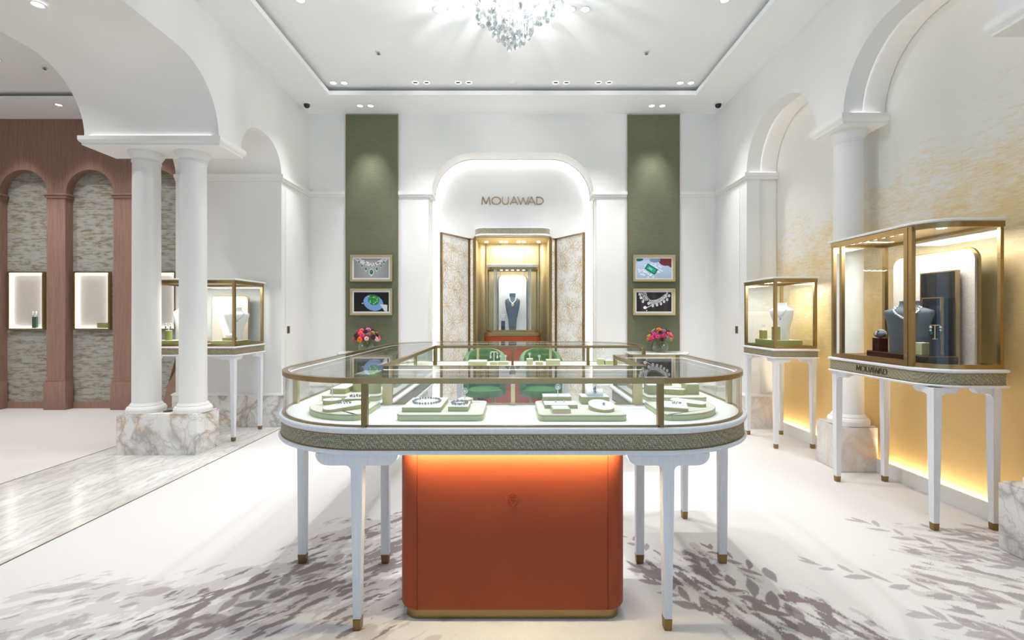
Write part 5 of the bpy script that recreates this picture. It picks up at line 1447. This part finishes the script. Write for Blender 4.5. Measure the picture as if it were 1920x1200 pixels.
# ---- right arm
tray('rectangular tray in the near part of the right counter arm', rrect(0.68, 0.98, 2.42, 2.68, 0.03), D)
block('cream block on the near right arm tray', rect(0.70, 0.76, 2.50, 2.58), H1, 0.05)
block('slanted oval pad on the near right arm tray', stadium(0.83, 2.52, 0.13, 0.055, -20), H1, 0.03)
block('square cream block at the outer end of the near right arm tray', rect(0.90, 0.965, 2.50, 2.58), H1, 0.055)
tray('rectangular tray at the far end of the right counter arm', rrect(0.70, 1.0, 2.76, 2.98, 0.03), D)
ring_stand('diamond star ring on a tall stem in the right counter arm', 0.70, 2.56, H1+0.05, 0.07)
block('white topped block on the far right arm tray', rect(0.80, 0.93, 2.82, 2.93), H1, 0.04)
# ---- rear arm
BY = 4.30
block('wide white block at the left of the rear counter arm', rect(-0.39, -0.23, BY-0.06, BY+0.10), D, 0.035)
block('square white block under the earring stand in the rear arm', rect(-0.20, -0.135, BY-0.03, BY+0.03), D, 0.028)
t_stand('diamond drop earrings on a T stand in the rear arm', -0.165, BY, D+0.028, 0.085, 0.06)
block('white block under the two ring stems in the rear arm', rect(-0.13, -0.035, BY-0.03, BY+0.03), D, 0.03)
ring_stand('left ring stem on the shared white block in the rear arm', -0.105, BY, D+0.03, 0.045)
ring_stand('right ring stem on the shared white block in the rear arm', -0.062, BY, D+0.03, 0.045)
block('tall cream block just right of the rear arm centre post', rect(0.125, 0.18, BY-0.03, BY+0.03), D, 0.055)
ring_stand('ring stem on the tall cream block of the rear arm', 0.152, BY, D+0.055, 0.04)
block('low cream block with a ring stem in the rear arm', rect(0.205, 0.27, BY-0.03, BY+0.03), D, 0.03)
ring_stand('ring stem on the low cream block of the rear arm', 0.238, BY, D+0.03, 0.045)
block('broad white topped block right of the ring stems in the rear arm', rect(0.30, 0.42, BY-0.04, BY+0.06), D, 0.045)
block('small cream block at the right end of the rear arm', rect(0.755, 0.81, BY-0.03, BY+0.03), D, 0.055)
t_stand('plain white T stand at the right end of the rear arm', 0.782, BY, D+0.055, 0.095, 0.05, 'diamond')
block('cream pad under the bangle at the right end of the rear arm', rect(0.82, 0.89, BY-0.03, BY+0.03), D, 0.04)
beads('upright diamond bangle on the cream pad of the rear arm', [(0.855+0.03*math.cos(PI*i/14), BY, D+0.042+0.032*math.sin(PI*i/14)) for i in range(15)], 0.004, 'diamond')
block('white pad with a cuff at the left end of the rear arm', oval(-0.80, 4.28, 0.06, 0.05), D, 0.03)
beads('upright diamond cuff on the pad at the left end of the rear arm', [(-0.80+0.035*math.cos(PI*i/14), 4.28, D+0.032+0.04*math.sin(PI*i/14)) for i in range(15)], 0.005, 'diamond')

# ---- far right showcase
DR = 0.941
tray('green display tray inside the small right showcase', rect(2.50, 2.76, 4.60, 4.98), DR, 0.075, 'moss', 'moss_top', 'moss green display trays')
block('short green block with a ring in the small right showcase', rect(2.50+0.01, 2.56, 4.86, 4.92), DR+0.075, 0.09, 'moss', 'moss_top')
ring_stand('diamond ring on the short green block', 2.535, 4.89, DR+0.165, 0.045, r=0.014)
block('tall green block before the white bust in the small right showcase', rect(2.515, 2.57, 4.64, 4.695), DR+0.075, 0.13, 'moss', 'moss_top')
sf = bust('white necklace bust inside the small right showcase', 2.655, 4.74, DR+0.075, 0.36, 0.22, math.radians(-52), lean=-0.12)
necklace('fine diamond pendant necklace on the white bust at right', sf, 0.60, 24, 0.0035, 'silver_bead', 'emerald', 0.008)
# ---- near right showcase
DN = 0.941
bpq = [(2.90, 0.965), (3.52, 0.965), (3.52, 1.60)] + arc(3.52-0.07, 1.68-0.07, 0.07, 0, 90, 8) + arc(2.90+0.07, 1.68-0.07, 0.07, 90, 180, 8)
bkp = thing('back_panel', 'pale shimmering rounded panel at the back of the lettered showcase', 'panel', (2.79, 3.2, 0.942))
MB().prism([(y, z-0.022) for y, z in bpq], 2.772, 2.786, 'x').build('panel_face', 'pearl_panel', bkp, smooth=False)
MB().prism([(y, z-0.022) for y, z in offset(bpq, 0.012)], 2.7865, 2.80, 'x').build('panel_edge', 'brass', bkp, smooth=False)
tray('black lacquer tray with a brass line in the lettered showcase', rect(2.52, 2.70, 2.93, 3.44), DN, 0.065, 'black_gloss', 'black_gloss', 'black display trays')
dk = thing('display_screen', 'tall black lacquer screen with brass edges behind the grey bust', 'screen', (2.74, 3.12, DN), 'black display screens')
MB().box(2.735, 2.752, 2.985, 3.235, DN, 1.525).build('screen_panel', 'black_gloss', dk, smooth=False)
MB().box(2.732, 2.756, 2.977, 2.985, DN, 1.533).box(2.732, 2.756, 3.235, 3.243, DN, 1.533).box(2.732, 2.756, 2.985, 3.235, 1.525, 1.533).build('screen_edge', 'brass', dk, smooth=False)
dk = thing('display_screen', 'short black screen with brass edges right of the grey bust', 'screen', (2.70, 3.07, DN+0.065), 'black display screens')
MB().box(2.68, 2.694, 3.03, 3.16, DN+0.065, 1.36).build('screen_panel', 'black_gloss', dk, smooth=False)
MB().box(2.678, 2.697, 3.023, 3.03, DN+0.065, 1.367).box(2.678, 2.697, 3.16, 3.167, DN+0.065, 1.367).box(2.678, 2.697, 3.03, 3.16, 1.36, 1.367).build('screen_edge', 'brass', dk, smooth=False)
sf = bust('dark grey necklace bust in the lettered showcase', 2.60, 3.17, DN+0.065, 0.34, 0.27, math.radians(-58), 'bust_grey', 0.0, 0.8)
necklace('diamond necklace with an emerald drop on the dark grey bust', sf, 0.66, 26, 0.0065, 'diamond', 'emerald', 0.014)
block('black cube under the bracelet cushion in the lettered showcase', rect(2.545, 2.605, 3.355, 3.42), DN+0.065, 0.088, 'black_gloss', 'black_gloss')
cu = thing('bracelet_cushion', 'dark cushion with a diamond and emerald bracelet on the black cube', 'bracelet', (2.575, 3.388, DN+0.153), 'cushions')
MB().ball((2.575, 3.388, DN+0.153+0.026), 0.042, 16, 10, (0.8, 1.0, 0.62)).build('cushion', 'bust_grey', cu, ang=80)
mb = MB()
for i in range(14):
    a = PI*i/13; mb.ball((2.575+0.036*math.cos(a), 3.38, DN+0.153+0.027+0.028*math.sin(a)), 0.006, 7, 5)
mb.build('bracelet', 'diamond', cu, recalc=False)
MB().ball((2.552, 3.376, DN+0.153+0.05), 0.007, 8, 6).build('bracelet_stone', 'emerald', cu)
block('black cylinder block under the emerald earrings', oval(2.59, 2.965, 0.027, 0.027), DN+0.065, 0.10, 'black_gloss', 'black_gloss')
t_stand('emerald drop earrings on a T stand in the lettered showcase', 2.59, 2.965, DN+0.165, 0.085, 0.06, 'emerald', 'brass_pale')
block('small cream block with a ring beside the emerald earrings', rect(2.56, 2.61, 3.025, 3.075), DN+0.065, 0.075, 'tray_block', 'display_white')
# ---- left showcase
DL = 0.946
tray('moss green tray at the right of the showcase behind the columns', rect(-3.06, -2.80, 4.90, 5.16), DL, 0.05, 'moss', 'moss_top', 'moss green display trays')
block('low green block with a bracelet roll in the left showcase', rect(-2.96, -2.86, 4.93, 5.02), DL+0.05, 0.03, 'moss', 'moss_top')
tag(MB().tube([(-2.945,4.975,DL+0.10),(-2.875,4.975,DL+0.10)], [0.021,0.021], 14).build('bracelet_roll', 'bust_white'), 'white bracelet roll on the low green block', 'bracelet roll', 'jewellery on show')
sf = bust('curved white bust at the right of the showcase behind the columns', -2.90, 5.07, DL+0.05, 0.34, 0.24, math.radians(40), lean=-0.10)
necklace('fine chain on the curved white bust in the left showcase', sf, 0.62, 20, 0.0035, 'silver_bead', 'diamond', 0.006)
sf = bust('white bust glimpsed between the paired columns', -3.54, 5.18, DL, 0.42, 0.16, math.radians(35), lean=-0.08)
sf = bust('slim white bust just right of the second column', -3.06, 5.22, DL, 0.36, 0.20, math.radians(20), lean=-0.1)
tray('moss green tray glimpsed between the paired columns', rect(-3.61, -3.30, 4.84, 5.05), DL, 0.055, 'moss', 'moss_top', 'moss green display trays')
block('green cylinder block under the emerald earrings between the columns', oval(-3.485, 4.90, 0.03, 0.03), DL+0.055, 0.10, 'moss', 'moss_top')
t_stand('emerald earrings on a stand between the paired columns', -3.485, 4.90, DL+0.155, 0.075, 0.05, 'emerald')
lbp = thing('back_panel', 'beige rounded back panel in the showcase behind the columns', 'panel', (-3.1, 5.28, DL))
q = [(-3.28, DL), (-2.89, DL), (-2.89, 1.42)] + arc(-2.89-0.04, 1.46-0.04, 0.04, 0, 90, 6) + arc(-3.28+0.04, 1.46-0.04, 0.04, 90, 180, 6)
MB().prism(q, 5.28, 5.292, 'y').build('panel_face', 'pearl_panel', lbp, smooth=False)
MB().prism(offset(q, 0.010), 5.2925, 5.304, 'y').build('panel_edge', 'brass', lbp, smooth=False)
# ---- cabinet showcase
sf = bust('dark grey necklace bust inside the gold cabinet', 0.0, 6.58, 1.035, 0.52, 0.205, 0.0, 'bust_grey', 0.0, 0.46)
necklace('pearl necklace with a golden pearl pendant in the gold cabinet', sf, 0.74, 22, 0.0075, 'pearl', 'golden_pearl', 0.02, 0.90)
block('black block under the diamond earrings in the gold cabinet', rect(-0.155, -0.10, 6.52, 6.57), 1.035, 0.145, 'black_gloss', 'black_gloss')
t_stand('diamond earrings on a stand inside the gold cabinet', -0.128, 6.545, 1.18, 0.085, 0.055, 'diamond')
# ---- side room windows (objects stand on the sills)
block('dark green block in the leftmost display window', rect(-6.475, -6.42, 6.516, 6.541), 1.081, 0.155, 'dark_green', 'dark_green')
t_stand('white earring stand in the leftmost display window', -6.447, 6.529, 1.236, 0.075, 0.045)
block('wide moss green block in the display window left of the columns', rect(-5.60, -5.447, 6.516, 6.541), 1.081, 0.075, 'moss', 'moss_top')
